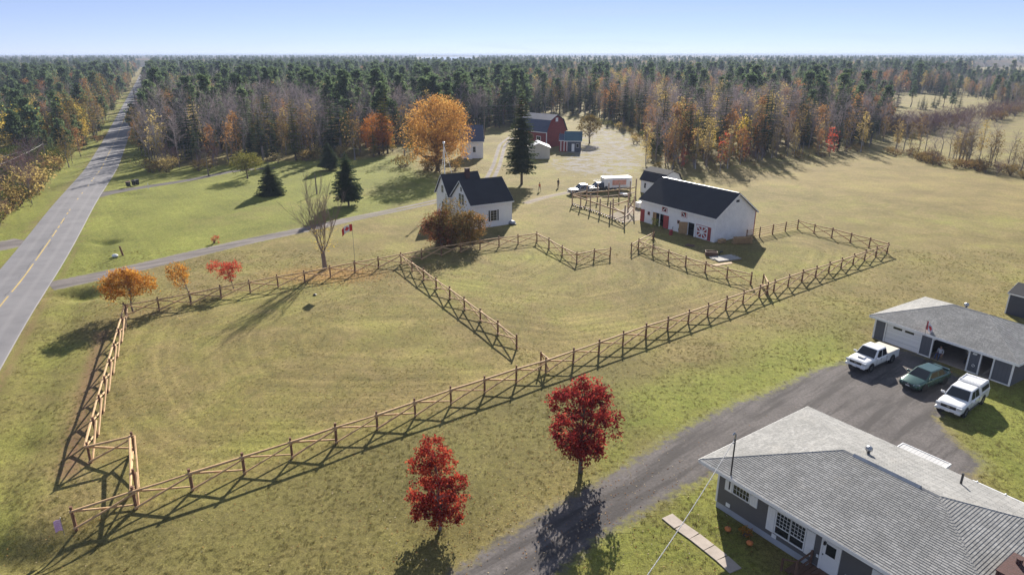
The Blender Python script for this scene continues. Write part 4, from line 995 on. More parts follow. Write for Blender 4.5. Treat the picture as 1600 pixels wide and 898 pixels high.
MB().box((8.75, -.10, 1.72), (9.05, 0, 1.86)).build('wall_lamp', 'white_trim', gr)
# things inside the open bays
def gp(x, y, z=0): return go + ux(GA) * x + ux(GA + math.pi / 2) * y + Vector((0, 0, z))
t = thing('workbench', 'dim workbench at the back of the open garage bay', 'workbench', gp(6.2, 5.2), GA)
for x in (0, 1.9): MB().box((x, 0, 0), (x + .08, .6, .85)).build('leg', 'raw_timber', t)
MB().box((-.05, -.05, .85), (2.05, .65, .92)).build('top', 'raw_timber', t)
t = thing('leaning_board', 'pale board leaning in the narrow garage doorway', 'board', gp(9.95, .45), GA); m = MB(); m.bar((-.35, 0, .02), (.28, .05, 1.05), .13, .03); m.bar((-.28, .02, .02), (.33, .07, .95), .09, .03); m.build('plank', 'grey_lumber', t)
t = thing('storage_rack', 'grey shelf with boxes in the open garage bay', 'shelf', gp(8.0, 1.3), GA)
for z in (.5, 1.0, 1.5): MB().box((-.35, 0, z), (.3, .4, z + .03)).build('shelf_board', 'raw_timber', t)
for x in (-.35, .27): MB().box((x, 0, 0), (x + .03, .4, 1.6)).build('upright', 'metal_grey', t)
MB().box((-.25, .02, 1.03), (.1, .3, 1.3)).build('box', 'tonneau', t)
# flag on the garage eave
def flag(name, label, cat, loc, ph, fw, fh, bands, seed=1, pole=.025, ang=0.0, droop=.25, leaf=False, tilt=(0, 0)):
    t = thing(name, label, cat, loc); rg = random.Random(seed)
    tp = Vector((tilt[0], tilt[1], ph)); MB().tube([(0, 0, -.05), tp], [pole, pole * .8], 6).build('pole', 'metal_grey', t); MB().lathe([(0, 0), (pole * 1.6, pole), (0, pole * 2.6)], 8, tp).build('finial', 'metal_grey', t)
    n = 18; d = Vector((math.cos(ang), math.sin(ang), 0)); s = Vector((-d.y, d.x, 0)); rows = 6; o0 = tp - Vector((0, 0, .08))
    def pt(u, v): return o0 + d * (fw * u * (1 - .25 * droop)) + s * (.10 * fw * math.sin(u * 7 + v)) * (.3 + u) + Vector((0, 0, -fh * v - droop * fw * u * u * .9))
    for (u0, u1, mt) in bands:
        m = MB(); k0, k1 = int(u0 * n + .5), int(u1 * n + .5)
        for i in range(k0, k1):
            for j in range(rows): m.poly([pt(i / n, j / rows), pt((i + 1) / n, j / rows), pt((i + 1) / n, (j + 1) / rows), pt(i / n, (j + 1) / rows)])
        o = m.build('flag_panel', mt, t, smooth=True, recalc=False); md = o.modifiers.new('thick', 'SOLIDIFY'); md.thickness = .006
        if mt == 'flag_white' and leaf:   # maple leaf, both faces
            prof = [(0,.42),(.07,.28),(.16,.33),(.13,.10),(.24,.20),(.28,.13),(.40,.16),(.34,.02),(.40,-.03),(.20,-.18),(.22,-.27),(.02,-.24),(.02,-.42)]
            prof = prof + [(-a, b) for a, b in prof[::-1]]
            for sd in (1, -1):
                mm = MB(); c = pt(.5, .5); vs = [pt(.5 + a * fh / fw * .9, .5 - b * .9) + s * .012 * sd for a, b in prof]; mm.add([c + s * .012 * sd] + vs, [(0, i + 1, (i + 1) % len(vs) + 1) for i in range(len(vs))]); mm.build('leaf_emblem', 'flag_red', o, recalc=False)
    return t
FB = [(0, .25, 'flag_red'), (.25, .75, 'flag_white'), (.75, 1, 'flag_red')]
q = gp(4.85, -.5); flag('eave_flag', 'small red and white flag hanging from the garage eave', 'flag', (q.x, q.y, 2.15), 1.5, 1.5, .8, FB, 3, .02, R(20), 1.3, True, tilt=(-.12, -.12))

# dark shed at the frame edge
SA = R(-58); sh = thing('storage_shed', 'dark blue shed with low gable roof on the lawn behind the garage', 'shed', (*P(1570, 489), 0), SA)
m = MB(); m.box((0, 0, 0), (4.5, .1, 2.3)); m.box((0, .1, 0), (.1, 3.5, 2.3)); m.box((0, 3.5, 0), (4.5, 3.6, 2.3)); gable_wall(m, 4.4, .1, 3.5, 0, 2.3, 3.0, .1); gable_wall(m, 0.001, .0, 3.6, 2.3, 2.3, 3.05, .1); m.build('wall', 'shed_blue', sh)
gable_roof(sh, 0, 4.5, 0, 3.6, 2.32, 3.05, 'roof_dark', .15, .07, trim='white_trim'); m = MB(); m.box((-.04, -.04, 0), (.08, .0, 2.3)); m.build('corner_trim', 'white_trim', sh)
# ------------------------------------------------------------------ white barn
BA = R(-58.2); BL, BD, BE, BR = 15.8, 8.6, 3.72, 6.75
bo = Vector((29.47, 93.98, 0)) - ux(BA) * BL; bn = thing('barn', 'white barn with dark gable roof and red doors', 'barn', bo, BA)
def bp(x, y, z=0): return bo + ux(BA) * x + ux(BA + math.pi / 2) * y + Vector((0, 0, z))
hol = [(3.05, 5.45, 0, 2.1), (10.55, 11.85, 0, 2.0)]
m = MB(); wall(m, 0, BL, 0, BE, 0, .15, hol); m.box((0, BD - .15, 0), (BL, BD, BE)); gable_wall(m, 0.0, .15, BD - .15, 0, BE, BR, .15); m.build('wall', 'barn_white', bn)
m = MB(); gable_wall(m, BL - .15, .15, BD - .15, 0, BE, BR, .155); m.build('gable_wall', 'barn_shingle', bn)
m = MB(); m.box((.2, 3.0, 0), (BL - .2, 3.05, BE - .1)); m.box((.2, .2, -.02), (BL - .2, 3.0, .02)); m.build('shade_interior', 'inside_shade', bn)  # dark wall and floor sheets paint the barn's unlit depth
gable_roof(bn, 0, BL, 0, BD, BE + .02, BR + .02, 'roof_dark', .32, .13)
MB().box((.1, BD / 2 - .09, BR + .11), (BL, BD / 2 + .09, BR + .165)).build('ridge_cap', 'metal_grey', bn)
for y0_, y1_ in ((-.03, .14), (BD - .14, BD + .02)): MB().box((BL, y0_, 0), (BL + .03, y1_, BE)).build('corner_board', 'white_trim', bn)
m = MB(); m.box((BL + .03, BD - .10, 0), (BL + .06, BD + .03, BE)); m.build('downpipe', 'barn_red', bn)
MB().box((BL, BD / 2 - .35, 5.5), (BL + .04, BD / 2 + .3, 5.85)).build('louvre', 'roof_dark', bn)
MB().box((.05, -.06, .05), (.98, 0, 2.05)).build('door', 'barn_red', bn)
for x, z in ((1.75, 1.45), (8.4, 1.38)): window(bn, x, x + .42, z, z + .42, 0, 1, 1, .05, 'barn_red', muntin=False)
for x in (4.75, 8.92):
    f = MB().box((x, -.04, 2.46), (x + 1.3, 0, 3.48)).build('loft_door', 'door_red', bn)
    m = MB(); a = .13; m.box((x + .03, -.055, 2.49), (x + a + .03, -.04, 3.45)); m.box((x + 1.27 - a, -.055, 2.49), (x + 1.27, -.04, 3.45)); m.box((x + .16, -.055, 2.49), (x + 1.14, -.04, 2.49 + a)); m.box((x + .16, -.055, 3.45 - a), (x + 1.14, -.04, 3.45)); m.build('border', 'white_paint', f)
    m = MB(); m.box((x + .36, -.058, 2.72), (x + .94, -.045, 3.22)); m.build('panel', 'roof_dark', f)
    m = MB(); m.bar((x + .38, -.062, 2.75) if x < 6 else (x + .92, -.062, 2.75), (x + .92, -.062, 3.2) if x < 6 else (x + .38, -.062, 3.2), .02, .12); m.build('brace', 'white_paint', f)
# sliding doors, open leaf and crossed door
d = MB().box((3.0, -.10, .05), (3.75, -.03, 2.1)).build('sliding_door', 'raw_timber', bn); MB().box((3.2, -.12, .05), (3.3, -.10, 2.1)).build('batten', 'deck_brown', d)
MB().box((5.42, -.10, .05), (6.5, -.03, 2.12)).build('sliding_door', 'door_red', bn)
MB().box((4.35, .02, 0), (4.47, .14, 2.1)).build('door_post', 'white_paint', bn); MB().box((2.9, -.14, 2.12), (6.6, -.02, 2.2)).build('door_track', 'white_paint', bn)
d = MB().add([], []).box((0, 0, .08), (1.28, .06, 1.95)); d = d.build('open_door', 'raw_timber', bn); d.location = (10.5, -.02, 0); d.rotation_euler = (0, 0, R(-140))
m = MB(); m.box((.06, -.03, .3), (1.2, 0, .42)); m.box((.06, -.03, 1.6), (1.2, 0, 1.72)); m.build('batten', 'deck_brown', d)
m = MB(); m.box((10.45, -.04, 0), (10.55, 0, 2.08)); m.box((11.85, -.04, 0), (11.95, 0, 2.08)); m.box((10.55, -.04, 2.0), (11.85, 0, 2.08)); m.build('door_frame', 'white_paint', bn)
d = MB().box((12.25, -.05, .05), (15.1, 0, 2.05)).build('crossed_door', 'barn_red', bn)
m = MB(); x0, x1, z0, z1 = 12.42, 14.45, .18, 1.90; y = -.085; w = .17
for p, q in (((x0, z0), (x1, z0)), ((x0, z1), (x1, z1)), ((x0, z0), (x0, z1)), ((x1, z0), (x1, z1)), ((x0, z0), (x1, z1)), ((x0, z1), (x1, z0)), (((x0+x1)/2, z0), ((x0+x1)/2, z1)), ((x0, (z0+z1)/2), (x1, (z0+z1)/2))): m.bar((p[0], y, p[1]), (q[0], y, q[1]), .05, w); y += .003
m.build('cross_boards', 'white_paint', d)
# back building behind the barn
BO2 = P3(1000.5, 300); b2 = thing('barn_annex', 'small white outbuilding with curved dark roof behind the barn', 'shed', BO2, BA)
m = MB(); wall(m, 0, 6.0, 0, 2.7, 0, .12, [(1.0, 1.5, 1.0, 2.0)]); m.box((0, 4.9, 0), (6, 5, 2.7)); prof = [(0, 0), (5, 0), (5, 2.7), (4.1, 4.1), (2.5, 4.75), (.9, 4.1), (0, 2.7)]
for x in (0, 5.88): m.prism([(x, a, b) for a, b in prof], (.118, 0, 0))
m.build('wall', 'barn_white', b2); window(b2, 1.0, 1.5, 1.0, 2.0, 0, 1, 2, .06)
up = [(-.25, 2.55), (.85, 4.2), (2.5, 4.9), (4.15, 4.2), (5.25, 2.55)]; m = MB(); m.prism([(-.25, a, b) for a, b in up] + [(-.25, a, b - .10) for a, b in up[::-1]], (6.5, 0, 0)); m.build('roof', 'roof_dark', b2)

# timber frame under construction beside the barn
fr = thing('timber_frame', 'open timber post frame being built beside the barn', 'frame', (*P(894, 320), 0)); fo = P3(894, 320)
front = [P3(*q) for q in ((894,320),(907,324.5),(922,329.5),(937,335),(953,341),(975.5,349))]; back = [P3(*q) for q in ((916.5,315),(933.4,313.5),(950.3,312),(967,310),(984,308),(993,305))]
mid = [P3(*q) for q in ((957,337),(981,329),(990,335))]
for k, q in enumerate(front + back + mid):
    h = 2.75 if k < 6 else 3.0; MB().box((q.x - fo.x - .10, q.y - fo.y - .10, -.1), (q.x - fo.x + .10, q.y - fo.y + .10, h + (k % 3) * .12)).build('post', 'frame_timber', fr)
def beam(a, b, z0, z1=None, w=.10, h=.22): MB().bar(a - fo + Vector((0, 0, z0)), b - fo + Vector((0, 0, z1 or z0)), w, h).build('beam', 'raw_timber' if z0 > 1.6 else 'frame_timber', fr)
for a, b in zip(front[:-1], front[1:]): beam(a + Vector((-.05, -.12, 0)), b + Vector((-.05, -.12, 0)), 1.75); beam(a + Vector((0, -.14, 0)), b + Vector((0, -.14, 0)), .35, h=.14)
for a, b in zip(back[:-1], back[1:]): beam(a + Vector((0, -.13, 0)), b + Vector((0, -.13, 0)), 1.7); beam(a + Vector((0, -.13, 0)), b + Vector((0, -.13, 0)), .7, h=.12)
beam(front[0], back[0], 1.9); beam(front[0], P3(937, 322), 1.75); beam(front[5], mid[0], 1.5); beam(mid[0], mid[1], 1.8); beam(mid[1], mid[2], 1.2); beam(front[5], mid[2], 1.0); beam(mid[1], mid[2], .2, 2.6)
for a, b in zip(front[:-1], front[1:]):
    for k in range(4): q = a.lerp(b, (k + .5) / 4) - fo; MB().box((q.x - .10, q.y - .30, 0), (q.x + .10, q.y - .15, .22)).build('block', 'black_plastic', fr)
mats_ = MB(); g0 = [P3(*q) for q in ((948,338),(972,348),(1000,344),(1001,330),(985,322))]
mats_.poly([(q.x, q.y, .01) for q in g0]); tag(mats_.build('bare_earth', 'dirt_track'), kind='structure')
bpy.data.objects['bare_earth'].data.attributes.new('edge', 'FLOAT', 'POINT').data.foreach_set('value', [.6] * 5)
for k, (px, py, sz, mt, lb) in enumerate(((975, 306, (1.9, 1.0, .5), 'tarp_white', 'white covered stack of sheets by the timber frame'), (999, 325, (1.0, 1.3, 1.1), 'tarp_white', 'white wrapped bale against the barn end'))):
    t = thing('wrapped_stack', lb, 'stack', (*P(px, py), 0), BA)
    m = MB(); m.box((-sz[0]/2, -sz[1]/2, .1), (sz[0]/2, sz[1]/2, sz[2])); m.build('wrap', mt, t, bevel=.08)
    for x in (-.35, .35): MB().box((sz[0] * x - .05, -sz[1]/2, 0), (sz[0] * x + .05, sz[1]/2, .1)).build('runner', 'raw_timber', t)
# yard clutter in the barn's shade
def lumber(px, py, n, L, w, rz, mat, label, name='lumber_pile', layers=3):
    t = thing(name, label, 'lumber', (*P(px, py), 0), rz); rg = random.Random(px)
    for j in range(layers):
        for k in range(n): MB().box((-L/2 + rg.uniform(-.2, .2), (k - n/2) * w, j * .055), (L/2 + rg.uniform(-.3, .2), (k - n/2) * w + w * .88, j * .055 + .045)).build('board', mat, t)
lumber(1133, 404, 8, 3.6, .26, R(20), 'grey_lumber', 'weathered grey boards piled flat in the barn shade')
lumber(1126, 413, 2, 3.8, .3, R(22), 'raw_timber', 'pair of long boards on the ground by the grey pile', layers=1)
t = thing('stone_trough', 'dark low trough beside the grey board pile', 'trough', (*P(1111, 399), 0), R(-10)); m = MB(); m.box((-.8, -.5, 0), (.8, -.42, .6)); m.box((-.8, .42, 0), (.8, .5, .6)); m.box((-.8, -.42, 0), (-.72, .42, .6)); m.box((.72, -.42, 0), (.8, .42, .6)); m.box((-.72, -.42, 0), (.72, .42, .1)); m.build('basin', 'deck_brown', t); MB().tube([(1.1, .3, 0), (1.2, .2, .5), (1.5, .25, .55)], .12, 7).build('pipe', 'metal_dark', t)
def woodstack(px, py, nx, nz, rz, label):
    t = thing('firewood_stack', label, 'firewood', (*P(px, py), 0), rz); rg = random.Random(px)
    for j in range(nz):
        for i in range(nx - (j % 2)): MB().tube([(i * .30 + (.15 if j % 2 else 0), -.3 + rg.uniform(-.06, .06), .14 + j * .25), (i * .30 + (.15 if j % 2 else 0), .35, .14 + j * .25)], rg.uniform(.12, .15), 8).build('log', 'raw_timber', t)
woodstack(1146, 381, 10, 4, R(8), 'stack of split logs at the barn corner'); woodstack(1124, 380, 5, 2, R(40), 'small heap of logs against the barn gable')
t = thing('hay_rake', 'grey farm implement beside the open brown barn door', 'implement', (*P(1058, 361), 0), BA)
for x in (-.6, .6): MB().lathe([(.36, -.03), (.42, -.03), (.42, .03), (.36, .03)], 16, M=Matrix.Translation((x, 0, .42)) @ Matrix.Rotation(math.pi/2, 4, 'Y')).build('wheel', 'metal_dark', t)
MB().bar((-.6, 0, .42), (.6, 0, .42), .08).build('axle', 'metal_grey', t); MB().bar((0, 0, .45), (1.9, -.4, .75), .10).build('shaft', 'white_paint', t); MB().box((-.4, -.2, .45), (.4, .3, .8)).build('hopper', 'metal_dark', t)
for (px, py, w_, lb) in ((1048, 367, .5, 'rusty barrel half buried by the red sliding door'),):
    t = thing('barrel', lb, 'barrel', (*P(px, py), 0)); m = MB(); m.lathe([(.0, 0), (.26, 0), (.29, .2), (.29, .6), (.26, .8), (0, .8)], 14); m.build('drum', 'barn_red', t, smooth=False); MB().lathe([(.295, .38), (.305, .40), (.295, .42)], 14).build('hoop', 'metal_dark', t)
t = thing('pallet', 'wooden pallet lying in the barn shade', 'pallet', (*P(1078, 384), 0), R(-30))
for k in range(6): MB().box((-.6, -.5 + k * .18, .09), (.6, -.38 + k * .18, .115)).build('slat', 'deck_brown', t)
for k in range(3): MB().box((-.6 + k * .54, -.5, 0), (-.5 + k * .54, .52, .09)).build('runner', 'deck_brown', t)

# ------------------------------------------------------------------ white farmhouse
FA = R(30.0); fo2 = Vector((-6.3, 101.75, 0)); fh = thing('farmhouse', 'white clapboard farmhouse with dark gable roofs beside the fence', 'house', fo2, FA)
L1, W1, E1, R1 = 7.2, 7.4, 3.95, 7.0
m = MB(); wall(m, 0, L1, .25, E1, 0, .12, [(3.35, 4.45, .95, 2.6)]); m.box((0, W1 - .12, .25), (L1, W1, E1)); gable_wall(m, 0, .12, W1 - .12, .25, E1, R1, .12); gable_wall(m, L1 - .12, .12, W1 - .12, .25, E1, R1, .12); m.build('wall', 'house_white', fh)
MB().box((-.04, -.06, -.2), (L1 + .05, W1, .25)).build('foundation', 'white_paint', fh)
gable_roof(fh, 0, L1, 0, W1, E1 + .02, R1 + .02, 'roof_dark', .3, .12)
window(fh, 3.35, 4.45, .95, 2.6, 0, 2, 4, .09)
for a in (3.0, 4.56): MB().box((a, -.05, .9), (a + .24, 0, 2.65)).build('shutter', 'black_plastic', fh)
for y0, y1, z0, z1 in ((2.6, 3.4, 3.3, 5.0), (3.6, 4.4, 3.3, 5.0), (3.2, 3.8, 5.4, 6.1)): window(fh, y0, y1, z0, z1, 0, 2, 3, .08, axis='y')
for x in (-.05, L1 - .10): MB().box((x, -.05, .2), (x + .15, 0, E1)).build('corner_board', 'white_trim', fh)
# second wing behind, its gable also towards the lane
sx, sy = -.4, W1 + .05; L2, W2, E2, R2 = 6.4, 5.0, 4.1, 7.1
m = MB(); m.box((sx, sy, 0), (sx + L2, sy + .12, E2)); m.box((sx, sy + W2 - .12, 0), (sx + L2, sy + W2, E2)); gable_wall(m, sx, sy + .12, sy + W2 - .12, 0, E2, R2, .12); gable_wall(m, sx + L2 - .12, sy + .12, sy + W2 - .12, 0, E2, R2, .12); m.build('wing_wall', 'house_white', fh)
gable_roof(fh, sx, sx + L2, sy, sy + W2, E2 + .02, R2 + .02, 'roof_dark', .28, .12, name='wing_roof'); window(fh, sy + 1.9, sy + 2.8, 1.2, 2.7, sx, 2, 2, .09, axis='y'); window(fh, sy + 2.0, sy + 2.8, 4.2, 5.4, sx, 2, 2, .08, axis='y')
c = MB().box((3.6, W1 + 1.6, 6.3), (4.3, W1 + 2.2, 8.0)).build('chimney', 'brick_red', fh); MB().box((3.55, W1 + 1.55, 7.85), (4.35, W1 + 2.25, 7.98)).build('cap', 'mortar', c)
m = MB(); m.box((L1 + .05, 2.2, 0), (L1 + 1.4, 4.2, .35)); m.build('side_step', 'white_paint', fh); MB().tube([(L1 + 1.35, 2.25, .35), (L1 + 1.35, 2.25, 1.2), (L1 + 1.35, 4.1, 1.2), (L1 + 1.35, 4.1, .35)], .03, 5).build('handrail', 'white_paint', fh)
# antenna mast behind the house
mo = P3(696.5, 318); mt_ = thing('antenna_mast', 'tall white mast with guy wires behind the farmhouse', 'mast', mo); hm = hgt((696.5, 318), (695.5, 222))
MB().tube([(0, 0, 0), (0, 0, hm)], [.13, .07], 8).build('pole', 'white_paint', mt_); MB().lathe([(0, 0), (.22, .1), (.22, .4), (0, .5)], 8, (0, 0, hm - .4)).build('head', 'white_paint', mt_)
for dx, dy in ((2.6, 1.2), (-1.5, 3)): MB().tube([(0, 0, hm - .6), (dx, dy, .1)], .035, 4).build('guy_wire', 'white_paint', mt_)

# ------------------------------------------------------------------ far farmstead
fw = thing('far_white_house', 'small white house with blue-black roof behind the orange maple', 'house', (*P(722, 248), 0), R(8))
m = MB(); m.box((0, 0, 0), (5.6, .12, 4.6)); m.box((0, 5.9, 0), (5.6, 6, 4.6)); gable_wall(m, 0, .12, 5.9, 0, 4.6, 8.2); gable_wall(m, 5.48, .12, 5.9, 0, 4.6, 8.2); m.build('wall', 'house_white', fw); gable_roof(fw, 0, 5.6, 0, 6, 4.62, 8.2, 'roof_blue', .3, .12)
window(fw, 2.9, 3.6, 1.6, 3.0, 0, 1, 2, .08); m = MB(); m.box((1.6, -1.2, 0), (2.6, 0, .5)); m.box((1.6, -1.2, .5), (1.7, -.02, 1.5)); m.build('porch_step', 'white_paint', fw)
rb = thing('red_barn', 'large dark red barn with blue gambrel roof and white trim', 'barn', Vector((*P(853.5, 231), 0)) - ux(R(-44)) * 11, R(-44))
m = MB(); prof = [(0, 0), (9, 0), (9, 4.6), (7.4, 7.6), (4.5, 9.0), (1.6, 7.6), (0, 4.6)]; wall(m, 0, 11, 0, 4.6, 0, .15, []); m.box((0, 8.85, 0), (11, 9, 4.6))
for x in (0, 10.85): m.prism([(x, a, b) for a, b in prof], (.148, 0, 0))
m.build('wall', 'red_boards', rb); up = [(-.35, 4.35), (1.5, 7.75), (4.5, 9.2), (7.5, 7.75), (9.35, 4.35)]; MB().prism([(-.35, a, b) for a, b in up] + [(-.35, a, b - .12) for a, b in up[::-1]], (11.7, 0, 0)).build('roof', 'roof_blue', rb)
m = MB(); m.box((10.9, -.06, 0), (11.08, .16, 4.5)); m.box((-.35, -.40, 4.2), (11.35, -.36, 4.4)); m.build('trim', 'white_trim', rb)
for x in (2.2, 7.2): window(rb, x, x + 1.5, 1.6, 3.0, 0, 2, 1, .14)
m = MB(); m.box((11.0, 4.0, 7.2), (11.1, 5.0, 8.3)); m.build('loft_door', 'white_trim', rb)
cs_ = thing('cream_shed', 'cream shed with grey gable roof in front of the red barn', 'shed', (*P(825, 248.5), 0), R(2))
m = MB(); wd = P(859, 248)[0] - P(825, 248)[0]; m.prism([(0, 0, 0), (wd, 0, 0), (wd, 0, 3.0), (wd / 2, 0, 4.0), (0, 0, 3.0)], (0, 6, 0)); m.build('wall', 'cream', cs_)
m = MB(); a = [(-.3, -.3, 2.85), (wd / 2, -.3, 4.12), (wd + .3, -.3, 2.85)]; m.prism(a + [(q[0], q[1], q[2] - .1) for q in a[::-1]], (0, 6.6, 0)); m.build('roof', 'shed_roof', cs_)
gs = thing('teal_outbuilding', 'small blue and red outbuilding with teal roof beside the red barn', 'shed', (*P(874, 237), 0), R(-6))
m = MB(); m.box((0, 0, 0), (6.0, .12, 3.2)); m.box((0, 4.4, 0), (6, 4.5, 3.2)); gable_wall(m, 0, .12, 4.4, 0, 3.2, 5.2); gable_wall(m, 5.88, .12, 4.4, 0, 3.2, 5.2); m.build('wall', 'shed_blue', gs); m = MB(); m.box((-.03, -.03, 0), (2.3, 0, 3.1)); m.build('red_front', 'red_boards', gs); gable_roof(gs, 1.6, 6, 0, 4.5, 3.22, 5.3, 'roof_teal', .3, .12); gable_roof(gs, 0, 1.25, 0, 4.5, 3.2, 4.6, 'roof_blue', .2, .10, name='lean_roof')
m = MB()
for x in (.3, 1.2, 2.0): m.box((x, -.10, .2), (x + .18, -.03, 3.0))
m.build('trim', 'white_trim', gs); MB().box((3.4, -.07, .1), (4.2, -.01, 2.2)).build('door', 'white_trim', gs)
window(gs, 4.7, 5.4, 1.2, 2.2, 0, 1, 1, .06)
# far house beyond the wood, right
fc = P3(1292, 168); fz = thing('far_grey_house', 'grey gabled house beyond the wood beside the clearing', 'house', fc, R(-12))
m = MB(); m.box((0, 0, 0), (11, .2, 6)); m.box((0, 7.8, 0), (11, 8, 6)); gable_wall(m, 0, .2, 7.8, 0, 6, 11.5, .2); gable_wall(m, 10.8, .2, 7.8, 0, 6, 11.5, .2); m.build('wall', 'siding_slate', fz); gable_roof(fz, 0, 11, 0, 8, 6.02, 11.5, 'roof_blue', .5, .2)
m = MB(); m.prism([(1, -4, 0), (6, -4, 0), (6, -4, 6), (3.5, -4, 9.5), (1, -4, 6)], (0, 4, 0)); m.build('wing', 'cream', fz); a = [(.5, -4.4, 5.6), (3.5, -4.4, 9.9), (6.5, -4.4, 5.6)]; MB().prism(a + [(q[0], q[1], q[2] - .2) for q in a[::-1]], (0, 5, 0)).build('wing_roof', 'roof_blue', fz)
for x in (7.2, 9): window(fz, x, x + 1.1, 3.3, 5, 0, 2, 2, .12)
window(fz, 2.8, 4.2, 3, 5.2, -4, 2, 2, .12)
# ------------------------------------------------------------------ vehicles
def loft(secs, mi=0):
    "secs: (x, half width, z bottom, z belt, z top, half width top) along x; returns builder"
    m = MB(); rings = []
    for (x, w, zb, zm, zt, wt) in secs:
        h = [(0, zb), (w * .86, zb), (w * .97, zb + .10), (w, (zb + zm) / 2), (w * .985, zm), (wt, zt - .03), (wt * .85, zt), (0, zt + .012)]
        ring = [(x, a, b) for a, b in h] + [(x, -a, b) for a, b in h[-2:0:-1]]; rings.append(ring)
    n = len(rings[0]); vs = [q for r in rings for q in r]; fs = []
    for i in range(len(rings) - 1):
        for k in range(n): fs.append((i*n+k, i*n+(k+1)%n, (i+1)*n+(k+1)%n, (i+1)*n+k))
    fs += [tuple(range(n)), tuple((len(rings)-1)*n + k for k in range(n-1, -1, -1))]
    return m.add(vs, fs, mi)
def wheel(par, x, y, r=.38, w=.26):
    s = 1 if y > 0 else -1; Mx = Matrix.Translation((x, y, r)) @ Matrix.Rotation(math.pi / 2 * -s, 4, 'X')
    t = MB().lathe([(r * .62, -w/2), (r * .94, -w/2), (r, -w/2 + .04), (r, w/2 - .04), (r * .94, w/2), (r * .62, w/2)], 22, M=Mx).build('wheel', 'rubber', par, smooth=True)
    m = MB(); m.lathe([(0, w/2 - .05), (r * .16, w/2 - .03), (r * .2, w/2 - .07), (r * .55, w/2 - .06), (r * .63, w/2 - .005), (r * .62, -w/2)], 22, M=Mx); m.build('rim', 'rim', t, smooth=True)
    for k in range(6):
        a = k * math.pi / 3; d = Vector((math.cos(a), math.sin(a), 0)); MB().bar(Mx @ (d * r * .15 + Vector((0, 0, w/2 - .03))), Mx @ (d * r * .58 + Vector((0, 0, w/2 - .03))), .05, .03).build('spoke', 'rim', t)
def quadpart(name, pts, mat, par, th=.012):
    p = [Vector(q) for q in pts]; n = (p[1] - p[0]).cross(p[2] - p[0]).normalized(); c = sum(p, Vector()) / len(p)
    return MB().prism([q + n * -.002 for q in p], n * th).build(name, mat, par)
def cabin(par, paint, b, t, zb, zt, wb, wt, rear=None, pillar=.07, doors=1):
    "glasshouse: b = (rear x, front x) at the belt, t = at the roof"
    m = MB(); R_ = [(b[0], wb, zb), (b[1], wb, zb), (t[1], wt, zt), (t[0], wt, zt)]
    vs = [Vector(q) for q in R_] + [Vector((q[0], -q[1], q[2])) for q in R_]
    m.add(vs, [(0, 1, 2, 3), (7, 6, 5, 4), (1, 5, 6, 2), (4, 0, 3, 7), (3, 2, 6, 7), (0, 4, 5, 1)])
    cb = m.build('cab', paint, par, bevel=.07)
    L = lambda a, c, u: Vector(a).lerp(Vector(c), u)
    def pane(name, A, B, C, D, u0, u1, v0, v1):
        f = lambda u, v: L(L(A, B, u), L(D, C, u), v); q = [f(u0, v0), f(u1, v0), f(u1, v1), f(u0, v1)]; n = (q[1] - q[0]).cross(q[3] - q[0]).normalized()
        c = Vector((sum(x.x for x in R_ and [Vector(z) for z in R_]) / 4, 0, (zb + zt) / 2)); mid = sum(q, Vector()) / 4
        if n.dot(mid - c) < 0: n = -n
        MB().prism([p - n * .03 for p in q], n * .042).build(name, 'glass', cb)
    pane('windscreen', vs[1], vs[5], vs[6], vs[2], .06, .94, .06, .92)
    pane('rear_window', vs[0], vs[4], vs[7], vs[3], .10, .90, .12, .88)
    for A, B, C, D in ((vs[0], vs[1], vs[2], vs[3]), (vs[4], vs[5], vs[6], vs[7])):
        if doors == 1: pane('side_window', A, B, C, D, .08, .86, .10, .86)
        else: pane('side_window', A, B, C, D, .08, .44, .10, .86); pane('side_window', A, B, C, D, .50, .88, .10, .86)
    return cb
def lamps(par, xf, xr, w, zf, zr, sz=.26):
    for s in (-1, 1):
        MB().box((xf - .16, min(s * w, s * (w - sz)), zf), (xf + .015, max(s * w, s * (w - sz)), zf + .20)).build('headlight', 'lamp_glass', par, bevel=.03)
        MB().box((xr - .015, min(s * w, s * (w - .12)), zr), (xr + .05, max(s * w, s * (w - .12)), zr + .34)).build('tail_light', 'tail_red', par)
def mirrors(par, x, w, z, paint):
    for s in (-1, 1): MB().box((x - .06, s * w - (.0 if s > 0 else .26), z), (x + .06, s * w + (.26 if s > 0 else .0), z + .17)).build('mirror', paint, par, bevel=.03)
def arches(par, xs, w, r):
    for x in xs:
        for s in (-1, 1):
            Mx = Matrix.Translation((x, s * (w - .005), r)) @ Matrix.Rotation(-s * math.pi / 2, 4, 'X')
            MB().lathe([(0, -.02), (r * 1.16, -.02), (r * 1.16, .008), (0, .008)], 22, M=Mx).build('wheel_arch', 'black_plastic', par)
